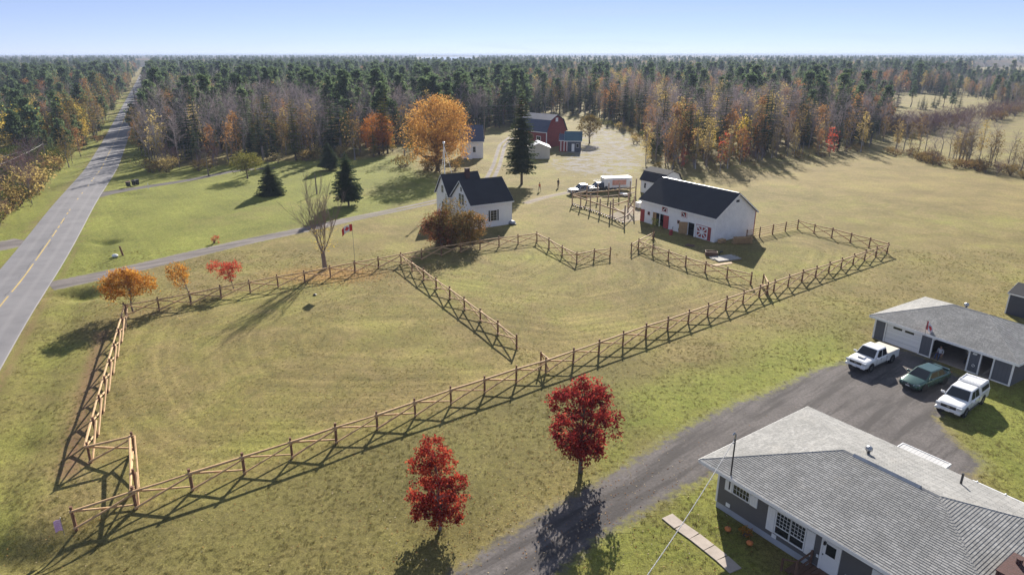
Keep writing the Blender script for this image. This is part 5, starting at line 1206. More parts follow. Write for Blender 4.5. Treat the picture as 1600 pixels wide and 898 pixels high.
def pickup(name, label, loc, rz, paint, sc_=1.0, cover=None, canopy=False, scoop=False, double=True, rack=False):
    t = thing(name, label, 'pickup truck', loc, rz); t.scale = (sc_,) * 3
    # x: front +2.65, rear -2.65
    body = loft([(2.66, .66, .48, .62, .74, .60), (2.62, .80, .40, .80, .93, .70), (2.45, .90, .36, .88, 1.02, .80), (1.9, .94, .34, .94, 1.07, .82), (1.10, .95, .34, .98, 1.11, .84), (.95, .95, .34, .98, 1.06, .86), (-.75, .95, .36, .98, 1.06, .88)]).build('body', paint, t, smooth=False, bevel=.03)
    m = MB()
    for s in (-1, 1): a, b = sorted((s * .95, s * .84)); m.box((-2.62, a, .42), (-.78, b, 1.12))
    m.box((-2.66, -.95, .42), (-2.58, .95, 1.12)); m.box((-.86, -.84, .42), (-.78, .84, 1.12)); m.box((-2.58, -.84, .42), (-.86, .84, .58)); bed = m.build('bed', paint, t, bevel=.02)
    if cover: MB().box((-2.6, -.93, 1.12), (-.80, .93, 1.17)).build('bed_cover', cover, bed, bevel=.015)
    if canopy:
        m = MB(); V = [(-2.66, .93, 1.12), (-.80, .93, 1.12), (-.82, .78, 1.76), (-2.55, .78, 1.76)]; vs = V + [(q[0], -q[1], q[2]) for q in V]
        m.add(vs, [(0, 1, 2, 3), (7, 6, 5, 4), (1, 5, 6, 2), (4, 0, 3, 7), (3, 2, 6, 7), (0, 4, 5, 1)]); cn = m.build('canopy', paint, t, bevel=.06)
        for s in (-1, 1): MB().prism([(-2.4, s * .905, 1.26), (-1.05, s * .905, 1.26), (-1.05, s * .835, 1.58), (-2.35, s * .835, 1.58)], (0, s * .02, 0)).build('side_window', 'glass', cn)
        for x in (-2.2, -1.05): MB().bar((x, -.76, 1.81), (x, .76, 1.81), .05, .04).build('roof_bar', 'white_trim', cn)
        for s in (-1, 1): MB().bar((-2.4, s * .72, 1.80), (-.9, s * .72, 1.80), .04, .05).build('roof_rail', 'white_trim', cn)
    cabin(t, paint, (-.80, 1.28) if double else (-.70, 1.2), (-.62, .62), 1.04, 1.74, .90, .72, doors=2 if double else 1)
    m = MB(); m.box((2.60, -.52, .72), (2.675, .52, .93)); g_ = m.build('grille', 'black_plastic', t); MB().box((2.672, -.10, .79), (2.685, .10, .88)).build('emblem', 'metal_grey', g_)
    m = MB(); m.box((2.54, -.88, .42), (2.75, .88, .64)); bp_ = m.build('front_bumper', paint, t, bevel=.05); MB().box((2.75, -.16, .47), (2.765, .16, .60)).build('number_plate', 'white_trim', bp_); MB().box((2.74, -.5, .44), (2.758, .5, .50)).build('air_intake', 'black_plastic', bp_)
    MB().box((-2.80, -.88, .42), (-2.64, .88, .60)).build('rear_bumper', 'metal_grey', t, bevel=.03)
    lamps(t, 2.66, -2.66, .90, .76, .72, .34); mirrors(t, 1.05, .92, 1.08, paint); arches(t, (1.72, -1.62), .952, .39)
    for x in (1.72, -1.62):
        for s in (-1, 1): wheel(t, x, s * .84)
    for s in (-1, 1):
        for x in (.30, -.55): MB().box((x - .10, s * .955 - .012, .92), (x + .10, s * .955 + .012, .95)).build('door_handle', 'metal_dark', t)
        m = MB(); m.tube([(1.1, s * .92, .34), (-.7, s * .92, .34)], .045, 6); m.build('running_board', 'metal_dark', t)
        for x in (.98, .28, -.62): MB().box((x - .006, s * .957 - .003, .44), (x + .006, s * .957 + .003, 1.0)).build('door_seam', 'black_plastic', t)
    if scoop:
        MB().box((1.55, -.30, 1.085), (2.0, .30, 1.17)).build('hood_scoop', paint, t, bevel=.05); MB().box((1.995, -.22, 1.10), (2.012, .22, 1.15)).build('scoop_opening', 'black_plastic', t)
    if rack:
        rk = MB()
        for x in (-2.4, -.9): rk.bar((x, -.9, 1.9), (x, .9, 1.9), .06); rk.bar((x, -.9, 1.1), (x, -.9, 1.9), .06); rk.bar((x, .9, 1.1), (x, .9, 1.9), .06)
        for s in (-1, 1): rk.bar((-2.5, s * .9, 1.93), (.9, s * .9, 1.93), .06)
        rk.build('ladder_rack', 'white_paint', t)
    return t
def sedan(name, label, loc, rz, paint, sc_=1.0):
    t = thing(name, label, 'car', loc, rz); t.scale = (sc_,) * 3
    loft([(2.36, .60, .40, .50, .58, .50), (2.30, .76, .28, .58, .68, .66), (2.05, .85, .22, .66, .76, .74), (1.3, .89, .20, .76, .88, .78), (.95, .90, .20, .80, .93, .78), (-1.3, .90, .20, .84, .96, .76), (-1.75, .89, .22, .86, .99, .74), (-2.25, .84, .28, .84, .96, .70), (-2.38, .74, .38, .70, .84, .64)]).build('body', paint, t, smooth=True, bevel=.02)
    cabin(t, paint, (-1.82, 1.22), (-1.12, .42), .88, 1.45, .82, .63, doors=2)
    MB().box((2.28, -.38, .50), (2.375, .38, .62)).build('grille', 'black_plastic', t); MB().box((2.30, -.62, .28), (2.385, .62, .40)).build('air_intake', 'black_plastic', t); MB().box((2.37, -.16, .42), (2.392, .16, .50)).build('number_plate', 'white_trim', t); MB().lathe([(0, 0), (.06, .0), (.06, .015), (0, .02)], 12, M=Matrix.Translation((2.36, 0, .60)) @ Matrix.Rotation(math.pi/2, 4, 'Y')).build('emblem', 'metal_grey', t)
    for s in (-1, 1):
        MB().prism([(2.33, s * .46, .50), (2.33, s * .46, .66), (2.05, s * .80, .74), (2.05, s * .84, .58)], (.03, 0, .01)).build('headlight', 'lamp_glass', t)
        MB().box((-2.37, min(s * .45, s * .76), .66), (-2.30, max(s * .45, s * .76), .84)).build('tail_light', 'tail_red', t)
        for x in (.30, -.75): MB().box((x - .09, s * .905 - .012, .74), (x + .09, s * .905 + .012, .77)).build('door_handle', paint, t)
    mirrors(t, .85, .84, .92, paint); arches(t, (1.42, -1.38), .902, .325)
    for x in (1.42, -1.38):
        for s in (-1, 1): wheel(t, x, s * .78, .325, .22)
    sp = MB(); sp.box((-2.28, -.66, 1.06), (-2.06, .66, 1.09)); s_ = sp.build('spoiler', paint, t, bevel=.01)
    for s in (-1, 1): MB().box((-2.22, s * .5 - .03, .95), (-2.10, s * .5 + .03, 1.06)).build('spoiler_leg', paint, s_)
    return t
# heading of the parked vehicles: nose away from the garage
VH = GA + math.pi / 2 + math.pi
pickup('pickup_truck', 'white double cab pickup with beige bed cover and hood scoop', (31.98, 53.73, 0), VH + R(2), 'van_white', 1.0, cover='tonneau', scoop=True)
sedan('sedan_car', 'dark green sedan parked between the two white pickups', (34.45, 49.9, 0), VH + R(-3), 'car_green', 1.0)
pickup('pickup_truck', 'white pickup with matching canopy parked on the grass edge', (35.15, 46.2, 0), VH + R(6), 'van_white', 1.0, canopy=True)
a = P3(898, 310); b = P3(918, 306)
pickup('pickup_truck', 'silver pickup facing the lane beside the timber frame', (*P(911, 303), 0), R(200), 'car_silver', 1.12)
pickup('pickup_truck', 'dark pickup with white ladder rack in front of the cargo trailer', (*P(936, 299), 0), R(196), 'car_black', 1.05, rack=True)
tr = thing('cargo_trailer', 'white box trailer with orange lettering patch behind the pickups', 'trailer', (*P(962, 297.5), 0), R(192))
m = MB(); m.box((-2.9, -1.15, .75), (2.9, 1.15, 2.7)); bx_ = m.build('box', 'van_white', tr, bevel=.06); MB().box((-1.7, 1.152, 1.3), (1.2, 1.165, 2.3)).build('print_patch', 'orange_print', bx_); MB().box((-2.95, -1.2, 2.7), (2.95, 1.2, 2.75)).build('roof', 'tarp_white', bx_)
MB().box((-2.9, -1.0, .55), (2.9, 1.0, .75)).build('chassis', 'metal_dark', tr); MB().bar((2.9, 0, .6), (4.0, 0, .55), .12).build('drawbar', 'metal_dark', tr)
for x in (-.5, .45):
    for s in (-1, 1): wheel(tr, x, s * 1.02, .36, .24)
m = MB()
for s in (-1, 1): a_, b_ = sorted((s * 1.13, s * .98)); m.box((-1.0, a_, .76), (.95, b_, .84))
m.build('mudguard', 'metal_dark', tr)
t = thing('covered_object', 'small dark covered cart lying on the grass near the fence corner', 'cart', (*P(800, 350), 0), R(20))
m = MB(); m.lathe([(.0, 0), (.62, .02), (.62, .28), (.45, .50), (.0, .58)], 12); m.build('cover', 'car_silver', t, smooth=True); MB().box((-.5, -.7, 0), (.5, -.55, .2)).build('skid', 'metal_dark', t)

# ------------------------------------------------------------------ people
def person(label, loc, rz, top, bottom, pose='stand', h=1.75, hat=None):
    t = thing('person', label, 'person', loc, rz); k = h / 1.75; pe = .92 if pose != 'sit' else .50
    J = {}; 
    def j(n, x, y, z, r, mt): J[n] = (Vector((x, y, z)) * k, r * k, mt)
    j('pel', 0, 0, pe, .135, 1); j('waist', 0, -.01, pe + .14, .125, 0); j('chest', 0, -.02, pe + .36, .15, 0); j('neck', 0, -.01, pe + .54, .055, 2); j('head', 0, -.03, pe + .64, .088, 2); j('crown', 0, -.02, pe + .76, .092, 2)
    sw = .22 if pose == 'walk' else 0
    for s, n in ((1, 'l'), (-1, 'r')):
        st = sw * s; j('sh' + n, s * .19, -.01, pe + .47, .065, 0); j('el' + n, s * .25, .02 - st * .6, pe + .20, .048, 0); j('wr' + n, s * .23, -.12 - st, pe - .02, .034, 2); j('pa' + n, s * .225, -.15 - st, pe - .09, .038, 2)
        for q in range(4): j('f%d%s' % (q, n), s * (.20 + .018 * q), -.17 - st, pe - .16 - (.012 if q in (1, 2) else 0), .011, 2); j('t%d%s' % (q, n), s * (.20 + .016 * q), -.19 - st, pe - .20 - (.012 if q in (1, 2) else 0), .009, 2)
        j('th' + n, s * .20, -.19 - st, pe - .12, .012, 2)
        if pose == 'sit': j('hp' + n, s * .10, -.03, pe - .02, .10, 1); j('kn' + n, s * .13, -.44, pe + .02, .072, 1); j('an' + n, s * .13, -.45, .10, .05, 1); j('to' + n, s * .14, -.62, .05, .045, 3)
        else: j('hp' + n, s * .10, 0, pe - .06, .10, 1); j('kn' + n, s * .11, -.03 + st * .5, .49, .07, 1); j('an' + n, s * .11, .02 + st, .10, .048, 1); j('to' + n, s * .12, -.14 + st, .045, .045, 3)
    E_ = [('pel', 'waist'), ('waist', 'chest'), ('chest', 'neck'), ('neck', 'head'), ('head', 'crown')]
    for n in 'lr':
        E_ += [('chest', 'sh' + n), ('sh' + n, 'el' + n), ('el' + n, 'wr' + n), ('wr' + n, 'pa' + n), ('pa' + n, 'th' + n), ('pel', 'hp' + n), ('hp' + n, 'kn' + n), ('kn' + n, 'an' + n), ('an' + n, 'to' + n)]
        for q in range(4): E_ += [('pa' + n, 'f%d%s' % (q, n)), ('f%d%s' % (q, n), 't%d%s' % (q, n))]
    names = list(J); me = bpy.data.meshes.new('body'); me.from_pydata([J[n][0] for n in names], [(names.index(a), names.index(b)) for a, b in E_], [])
    o = inst('body', me); md = o.modifiers.new('skin', 'SKIN'); sv = me.skin_vertices[0].data
    for i, n in enumerate(names): sv[i].radius = (J[n][1],) * 2; sv[i].use_root = n == 'pel'
    o.modifiers.new('sub', 'SUBSURF').render_levels = 1
    dg = bpy.context.evaluated_depsgraph_get(); nm = bpy.data.meshes.new_from_object(o.evaluated_get(dg)); bpy.data.objects.remove(o)
    for q in (top, bottom, 'skin', 'rubber'): nm.materials.append(M_[q])
    cs = [(J[n][0], J[n][2]) for n in names]
    for p in nm.polygons: c = p.center; p.material_index = min(cs, key=lambda q: (q[0] - c).length)[1]; p.use_smooth = True
    inst('body', nm, t)
    hd = J['crown'][0]; MB().lathe([(.098 * k, -.05 * k), (.103 * k, .02 * k), (.085 * k, .075 * k), (0, .10 * k)], 12, hd + Vector((0, .012, .0))).build('hair' if not hat else 'hat', hat or 'hair', t, smooth=True)
    m = MB(); hc = J['head'][0] + Vector((0, -.085 * k, .045 * k)); m.prism([hc + Vector((-.015, 0, -.03)), hc + Vector((.015, 0, -.03)), hc + Vector((0, 0, .02))], (0, -.025, 0)); m.build('nose', 'skin', t)
    for s in (-1, 1): MB().box(hc + Vector((s * .035 - .012, -.008, .022)), hc + Vector((s * .035 + .012, .004, .036))).build('eye', 'black_plastic', t)
    return t
person('person in an orange top and tan trousers walking on the grass', (*P(843, 299), 0), R(150), 'cloth_orange', 'cloth_tan', 'walk', 1.8)
person('person in dark clothing standing on the grass by the vehicle track', (*P(872, 293), 0), R(40), 'cloth_dark', 'cloth_dark', 'stand', 1.85)
q = gp(5.95, .55); person('person in a white top and blue trousers seated in the garage bay', (q.x, q.y, .015), GA, 'cloth_white', 'cloth_blue', 'sit', 1.75)
st_ = thing('stool', 'low stool under the seated person in the garage bay', 'stool', (q.x, q.y, .015), GA)
MB().box((-.2, -.2, .34), (.2, .2, .39)).build('seat', 'raw_timber', st_)
for x in (-.16, .16):
    for y in (-.16, .16): MB().box((x - .02, y - .02, 0), (x + .02, y + .02, .34)).build('leg', 'raw_timber', st_)
# ------------------------------------------------------------------ single trees of the yard
def mpp(px, py): return P(px, py)[1] / cP * 1.0 / F * .98          # metres per photo pixel near a ground point (approx.)
def base_h(base, top): return hgt(base, top)
b = (687.5, 826); h = base_h(b, (683, 682))
plant('red_maple', leafy(h, [((-.20, 0, h*.85), (.85, .9, h*.13)), ((-.85, 0, h*.72), (.70, .8, h*.12)), ((.25, 0, h*.64), (.85, .9, h*.18)), ((1.05, .1, h*.40), (.72, .8, h*.15)), ((-.95, 0, h*.36), (.80, .9, h*.18)), ((.0, 0, h*.19), (1.15, 1.0, h*.12)), ((-.5, 0, h*.22), (1.1, 1.0, h*.14)), ((.5, 0, h*.24), (1.0, 1.0, h*.14)), ((-.3, 0, h*.5), (.8, .8, h*.2))], 270, 42, .15, .13, 101, .085, h*.10, 60, .85), ('bark_grey', 'red_leaf'), 'tall narrow red maple on the lawn nearest the driveway bend', 'tree', P(*b))
b = (907, 737); h2 = base_h(b, (915, 587))
plant('red_maple', leafy(h2, [((-1.15, 0, h2*.70), (.95, 1.0, h2*.17)), ((.3, 0, h2*.86), (1.0, 1.0, h2*.12)), ((1.75, .2, h2*.50), (.85, .9, h2*.16)), ((.5, -.1, h2*.58), (1.1, 1.1, h2*.20)), ((-1.0, 0, h2*.42), (.95, 1.0, h2*.15)), ((.4, 0, h2*.22), (1.05, 1.0, h2*.11)), ((.3, 0, h2*.30), (1.3, 1.1, h2*.14)), ((-.6, 0, h2*.28), (.9, .9, h2*.11)), ((.9, 0, h2*.74), (.8, .8, h2*.13))], 310, 42, .18, .15, 102, .13, h2*.10, 64, .85), ('bark', 'dark_red_leaf'), 'broad dark red maple between the fence and the driveway', 'tree', P(*b))
b = (208, 487); h = base_h(b, (198, 419))
plant('orange_tree', leafy(h, [((-.5, 0, h*.62), (2.0, 1.8, h*.30)), ((1.3, 0, h*.62), (1.4, 1.3, h*.24)), ((-1.7, 0, h*.48), (1.2, 1.1, h*.22)), ((.0, 0, h*.80), (1.2, 1.1, h*.18))], 210, 34, .28, .17, 103, .09, h*.12, 40, .7), ('bark', 'orange_leaf'), 'spreading rust-orange tree at the roadside fence corner', 'tree', P(*b))
b = (299, 466); h = base_h(b, (281, 410))
plant('orange_tree', leafy(h, [((-1.1, 0, h*.72), (1.15, 1.0, h*.25)), ((-.9, 0, h*.50), (.95, .9, h*.2))], 80, 24, .22, .15, 104, .06, h*.15, 30, .7, lean=(-1.0, 0)), ('bark_grey', 'orange_leaf'), 'small thin orange tree leaning behind the paddock fence', 'tree', P(*b))
b = (365, 451); h = base_h(b, (353, 407))
plant('scarlet_tree', leafy(h, [((-1.6, 0, h*.70), (1.0, .9, h*.24)), ((.2, 0, h*.72), (.95, .9, h*.26)), ((-.2, 0, h*.45), (.6, .6, h*.16))], 90, 26, .20, .14, 105, .05, h*.15, 30, .7, lean=(-.6, 0)), ('bark', 'scarlet_leaf'), 'small scarlet two-lobed tree behind the paddock fence', 'tree', P(*b))
plant('red_sapling', bush(1.3, .75, 106, 16, 14, .14), ('bark', 'scarlet_leaf'), 'low red sapling on the lawn above the gravel lane', 'sapling', P(334, 380), sub=('stem', 'foliage'))
# leafless tree by the fence with a few yellow leaves left
b = (508, 420); h = base_h(b, (488, 290)); rng = random.Random(3)
tk, cr = MB(), MB(); tk.tube([(0, 0, -.1), (-.05, 0, h*.10), (-.12, 0, h*.22)], [.34, .27, .25], 9)
def grow(p, d, L, r, lv):
    pts = [p]; 
    for s in range(3): d = (d + Vector((rng.uniform(-.12, .12), rng.uniform(-.12, .12), .06))).normalized(); pts.append(pts[-1] + d * L / 3)
    tk.tube(pts, [r, r * .76, r * .55, r * .32], 6 if r > .05 else 4 if r > .015 else 3, cap=False)
    if lv == 0: return
    for q in range(4 if lv > 1 else 7):
        t = rng.uniform(.35, 1) * 3; m_ = min(2, int(t)); o = pts[m_].lerp(pts[m_+1], t - m_); e = (d + rv(rng) * .55 + Vector((0, 0, .15))).normalized(); grow(o, e, L * rng.uniform(.5, .75), r * .48, lv - 1)
    if lv > 1: grow(pts[-1], d, L * .7, r * .5, lv - 1)
for q in range(7):
    a = q * 2.3; sp = .26 + .20 * (q % 4); grow(Vector((-.1, 0, h * (.14 + .016 * q))), Vector((math.cos(a) * sp - .05, math.sin(a) * sp, 1)).normalized(), h * rng.uniform(.28, .42), .075, 3)
leaves(cr, [(Vector((rng.gauss(.25, .9), rng.gauss(0, .9), h * rng.uniform(.22, .5))), 1) for _ in range(60)], 5, .12, .13, rng)
plant('yard_tree', (tk, cr), ('bark_brown', 'yellow_leaf'), 'large leafless tree with forked stems behind the paddock fence', 'tree', P(*b))
# conifers on the lawn
for nm, b, tp, r_, sd, lb in (('spruce_tree', (545, 321), (538, 236), 3.0, 61, 'tall spruce with bare lower trunk beside the gravel lane'), ('spruce_tree', (424.5, 304), (421, 253), 2.75, 62, 'dense cone-shaped spruce on the open lawn'), ('spruce_tree', (515, 266), (506, 222), 2.6, 63, 'dark spruce at the wood edge behind the lane spruce'), ('spruce_tree', (815, 288), (807, 128), 3.5, 64, 'very tall spruce beside the lane near the cream shed')):
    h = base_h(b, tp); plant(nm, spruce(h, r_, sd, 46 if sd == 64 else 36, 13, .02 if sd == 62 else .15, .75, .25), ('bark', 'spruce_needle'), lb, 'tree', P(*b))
# broadleaf trees round the farmstead
b = (684, 266); h = base_h(b, (680, 149))
plant('orange_maple', leafy(h, [((0, 0, h*.66), (6.8, 6.2, h*.30)), ((-3.6, 0, h*.45), (4.6, 4.5, h*.22)), ((3.4, 0, h*.48), (4.6, 4.5, h*.24)), ((0, -1, h*.34), (5.2, 5, h*.20)), ((1, 0, h*.82), (4.2, 4, h*.17)), ((-1.5, 0, h*.22), (5.0, 4.6, h*.14)), ((3, 0, h*.24), (4.0, 4, h*.15))], 620, 36, .75, .30, 71, .42, h*.12, 70, .8), ('bark', 'tan_orange'), 'huge round orange maple beside the far white house', 'tree', P(*b))
b = (592, 241); h = base_h(b, (589, 178))
plant('rust_maple', leafy(h, [((0, 0, h*.58), (4.1, 4.0, h*.42)), ((0, 0, h*.36), (4.0, 4.0, h*.24))], 280, 34, .6, .26, 72, .28, h*.12, 40, .85), ('bark', 'rust_leaf'), 'round rust-orange maple at the wood edge', 'tree', P(*b))
b = (387, 279); h = base_h(b, (387, 236))
plant('yellow_tree', leafy(h, [((0, 0, h*.62), (3.3, 3.2, h*.32)), ((-1.4, 0, h*.45), (2.2, 2.2, h*.25)), ((1.5, 0, h*.5), (2.2, 2.2, h*.25))], 120, 24, .45, .28, 73, .16, h*.1, 40, .75), ('bark', 'larch_leaf'), 'small yellow-green tree beside the upper gravel drive', 'tree', P(*b))
b = (921, 224); h = base_h(b, (917, 181))
plant('round_tree', leafy(h, [((-.4, 0, h*.62), (3.2, 3.0, h*.36)), ((.5, 0, h*.8), (2.2, 2.2, h*.2))], 130, 24, .5, .32, 74, .2, h*.15, 40, .75), ('bark', 'dull_leaf'), 'round olive tree with tan top behind the teal outbuilding', 'tree', P(*b))
b = (709, 384); h = base_h(b, (708, 303))
for lobs, mt, nm, lb, sd, off in (
    ([((-1.0, 0, h*.42), (2.6, 2.2, h*.40)), ((1.6, -.3, h*.34), (2.4, 2.2, h*.32)), ((-2.0, -.3, h*.30), (1.7, 1.7, h*.30)), ((0, 0, h*.68), (1.7, 1.6, h*.24))], 'dull_leaf', 'yard_shrub', 'broad olive and brown shrub in front of the farmhouse', 75, (0, 0)),
    ([((0, 0, 2.9), (1.9, 1.7, 2.0)), ((-1.2, -.5, 1.8), (1.6, 1.5, 1.5))], 'dusky_orange', 'yard_shrub', 'rust-orange shrub rising beside the farmhouse window', 76, (2.7, .3)),
    ([((0, 0, 3.6), (1.4, 1.3, 1.5)), ((-.9, 0, 2.2), (1.5, 1.4, 1.8)), ((.8, -.4, 1.6), (1.6, 1.5, 1.5))], 'dusky_leaf', 'yard_shrub', 'red-brown shrub at the lane end of the farmhouse', 78, (-1.9, .4))):
    plant(nm, leafy(h * .9, lobs, 210, 22, .40, .22, sd, .10, .3, 36, .7, top=h * .55), ('bark', mt), lb, 'shrub', Vector((*P(*b), 0)) + Vector((off[0], off[1], 0)))
plant('spruce_tree', spruce(base_h((698, 372), (700, 300)), 1.5, 79, 24, 9, .05), ('bark', 'spruce_needle'), 'small spruce growing amid the farmhouse shrubs', 'tree', P(699, 374))
plant('vine_bush', bush(3.2, .9, 80, 20, 14, .16), ('bark', 'green_leaf'), 'tall green weed clump at the gateway post by the barn', 'shrub', P(1021, 372), sub=('stem', 'foliage'))
# ------------------------------------------------------------------ scattered shrubs and small trees: (polyline in pixels, kinds, count, spread, scale, zone)
def belt(line, kinds, n, spread, sc0, sc1, zone, seed, stuff=None):
    rows = []; rg = random.Random(seed); L = [Vector((*P(*q), 0)) for q in line]
    for i in range(n):
        t = rg.random() * (len(L) - 1); k = int(t); p = L[k].lerp(L[k + 1], t - k); p += Vector((rg.gauss(0, spread), rg.gauss(0, spread), 0))
        if pdist(ROAD_C, np.array([p.x]), np.array([p.y]))[0] < 8.3: p.x -= 6
        if stuff: rows.append((p.x, p.y, rg.choice(kinds), rg.uniform(sc0, sc1)))
        else: put_tree(rg.choice(kinds), p, rg.uniform(sc0, sc1), zone, rg)
    if stuff: mass(stuff[0], rows, sorted(set(kinds)), stuff[1])
Y_, G_, R_, PU = 'shrub_yellow', 'shrub_green', 'shrub_rust', 'shrub_purple'
belt([(-30, 372), (20, 352), (60, 318), (88, 290), (115, 262)], [Y_, G_, G_, R_, R_, PU], 62, 2.4, .8, 1.7, 'along the left verge of the paved road', 1)
belt([(-60, 345), (0, 318), (40, 290), (80, 255)], [G_, PU, R_, G_, Y_], 90, 5.0, 1.0, 2.2, '', 2, ('roadside_thicket', 'tangled thicket of mixed shrubs beyond the road verge'))
belt([(-40, 280), (10, 262), (45, 250)], [G_], 160, 9.0, .9, 1.6, '', 3, ('green_scrub', 'low dark green scrub beyond the slack wires'))
belt([(-20, 235), (60, 228), (100, 224), (128, 220)], ['birch_bright', 'birch_bright', 'shrub_yellow'], 40, 5.0, .6, .95, 'in the yellow clump beside the road', 4)
belt([(128, 238), (150, 224), (170, 200), (185, 175)], [Y_, R_, G_, PU, 'dull'], 34, 3.5, .8, 1.5, 'on the shady left bend of the road', 5)
belt([(205, 266), (270, 266), (340, 264)], [R_, PU, Y_], 22, 2.2, .8, 1.5, 'under the roadside wood edge', 6)
belt([(430, 256), (520, 248), (570, 244), (650, 236)], [Y_, G_, 'dull', 'larch', R_], 26, 3.0, .7, 1.3, 'in front of the wood above the lane', 7)
belt([(640, 262), (720, 268)], [R_, 'shrub_rust'], 8, 2.5, 1.0, 1.6, 'round the foot of the huge orange maple', 8)
belt([(935, 196), (985, 208), (1008, 232), (1018, 256)], [R_, PU, Y_, G_], 18, 1.6, .7, 1.3, 'round the brushy clearing', 9)
belt([(1040, 262), (1120, 260), (1210, 250), (1300, 243), (1365, 236)], [Y_, R_, R_, 'dull', 'maple_orange', 'birch_yellow', PU, PU, 'scarlet'], 56, 3.5, .45, .95, 'under the wood edge behind the field', 10)
belt([(1388, 240), (1450, 252), (1520, 264), (1620, 282)], [R_, R_, 'shrub_rust', PU], 56, 1.6, .7, 1.2, 'in the low hedge along the far field', 11)
belt([(1420, 236), (1480, 246), (1540, 258), (1640, 268)], ['dull', 'dull', 'bare', PU, 'bare', 'birch_yellow'], 46, 4.0, .5, .85, 'in the sapling row behind the hedge', 12)
belt([(1395, 210), (1440, 205), (1490, 198), (1560, 182), (1630, 170)], [PU, PU, PU, R_], 220, 3.5, 1.2, 1.9, '', 13, ('purple_thicket', 'leafless purple-grey thicket between the far fields'))
belt([(1335, 168), (1400, 166), (1470, 168), (1530, 172)], ['spruce', 'pine', 'spruce'], 18, 9.0, .4, .95, 'round the far house clearing', 14)
for k, px in enumerate((1434, 1438, 1442, 1446, 1462)): put_tree('spruce', P(px, 171 + k % 2), .38, 'in the row of young trees on the clearing', random.Random(k))
# ------------------------------------------------------------------ poles, bins, posts
def pole(name, b, tp, label, arm=True, lean=0.0):
    h = base_h(b, tp); t = thing(name, label, 'pole', P(*b)); MB().tube([(0, 0, -.1), (lean, 0, h)], [.15, .10], 8).build('shaft', 'pole_wood', t)
    if arm:
        a = MB().bar((-.9, 0, h - .6), (.9, 0, h - .6), .10).build('crossarm', 'pole_wood', t)
        for x in (-.8, 0, .8): MB().lathe([(.05, 0), (.06, .08), (.03, .16)], 6, (x, 0, h - .55)).build('insulator', 'metal_grey', a)
    return Vector((*P(*b), h))
p1 = pole('utility_pole', (757, 217), (757, 163), 'slim utility pole at the wood edge beside the far white house')
p2 = pole('utility_pole', (75, 262), (68, 222), 'grey utility pole in the roadside scrub with slack wires')
p3 = pole('utility_pole', (326, 275), (319, 238), 'green-brown pole beside the upper gravel drive', False)
pole('cut_pole', (495, 303), (491, 272), 'short dark cut-off pole on the lawn', False)
def wires(label, a, b, dz, sag):
    t = thing('overhead_wire', label, 'wire', (0, 0, 0)); pts = [a.lerp(b, k / 16) + Vector((0, 0, -dz - 4 * sag * (k / 16) * (1 - k / 16))) for k in range(17)]; MB().tube(pts, .010 + .00005 * a.length, 4, cap=False).build('conductor', 'wire', t)
p4_ = pole('utility_pole', (806, 216), (806, 162), 'slim utility pole hidden behind the very tall spruce'); q = p4_; wires('upper pale wire running from the slim pole towards the spruce', p1, q, .4, .2); wires('lower pale wire running from the slim pole towards the spruce', p1, q, 3.2, .3)
e = pole('utility_pole', (-90, 340), (-96, 285), 'utility pole at the corner where the side road leaves'); e2 = pole('utility_pole', (-110, 300), (-116, 262), 'utility pole standing in the low green scrub'); wires('slack wire crossing the roadside scrub', p2, e, .5, .8); wires('second slack wire crossing the green scrub', p2, e2, .6, .7)
t = thing('utility_pole', 'wooden utility pole carrying the bungalow service wire', 'pole', (1.0, 14.0, 0)); MB().tube([(0, 0, -.2), (0, 0, 8.8)], [.16, .11], 8).build('shaft', 'pole_wood', t); MB().lathe([(.05, 0), (.07, .08), (.03, .16)], 8, (0, .14, 8.12)).build('insulator', 'metal_grey', t)
for k, (px, py) in enumerate(((201, 292), (209.5, 290), (215, 289))):
    t = thing('wheelie_bin', ('black bin with green lid at the drive entrance' if k == 0 else 'black wheelie bin standing in the pair at the drive entrance'), 'bin', P(px, py), R(20 * k), None if k == 0 else 'pair of black bins')
    m = MB(); m.add([(-.26, -.28, .08), (.26, -.28, .08), (.26, .28, .08), (-.26, .28, .08), (-.33, -.38, 1.02), (.33, -.38, 1.02), (.33, .38, 1.02), (-.33, .38, 1.02)], [(0,3,2,1),(4,5,6,7),(0,1,5,4),(1,2,6,5),(2,3,7,6),(3,0,4,7)]); m.build('bin_body', 'black_plastic', t, bevel=.03)
    MB().prism([(-.36, -.42, 1.02), (.36, -.42, 1.02), (.36, .40, 1.02), (.30, .42, 1.12), (-.30, .42, 1.12), (-.36, .40, 1.02)], (0, 0, .07)).build('lid', 'black_plastic' if k else 'deck_brown', t)
    for s in (-1, 1): MB().lathe([(0, -.03), (.12, -.03), (.12, .03), (0, .03)], 12, M=Matrix.Translation((s * .30, .30, .12)) @ Matrix.Rotation(math.pi/2, 4, 'Y')).build('wheel', 'rubber', t)
t = thing('marker_post', 'white marker post beside the upper gravel drive', 'post', P(232, 295)); MB().tube([(0, 0, -.1), (0, 0, 1.0)], .06, 8).build('shaft', 'white_paint', t); MB().lathe([(.07, 0), (.07, .08), (0, .1)], 8, (0, 0, 1.0)).build('cap', 'white_paint', t)
t = thing('gate_post', 'dark leaning post beside the lane entrance', 'post', P(192.5, 399)); hh = base_h((192.5, 399), (187, 385)); MB().tube([(0, 0, -.2), (-.25, 0, hh)], [.14, .12], 8).build('shaft', 'fence_post', t); MB().lathe([(.13, 0), (.1, .04), (0, .06)], 8, (-.25, 0, hh)).build('top', 'fence_post', t)
t = thing('white_stone', 'white stone in the grass beside the dark leaning post', 'stone', P(180, 401)); m = MB(); m.lathe([(0, 0), (.32, .02), (.38, .16), (.22, .34), (0, .40)], 9); o = m.build('stone', 'white_paint', t); o.scale = (1.2, .8, 1)
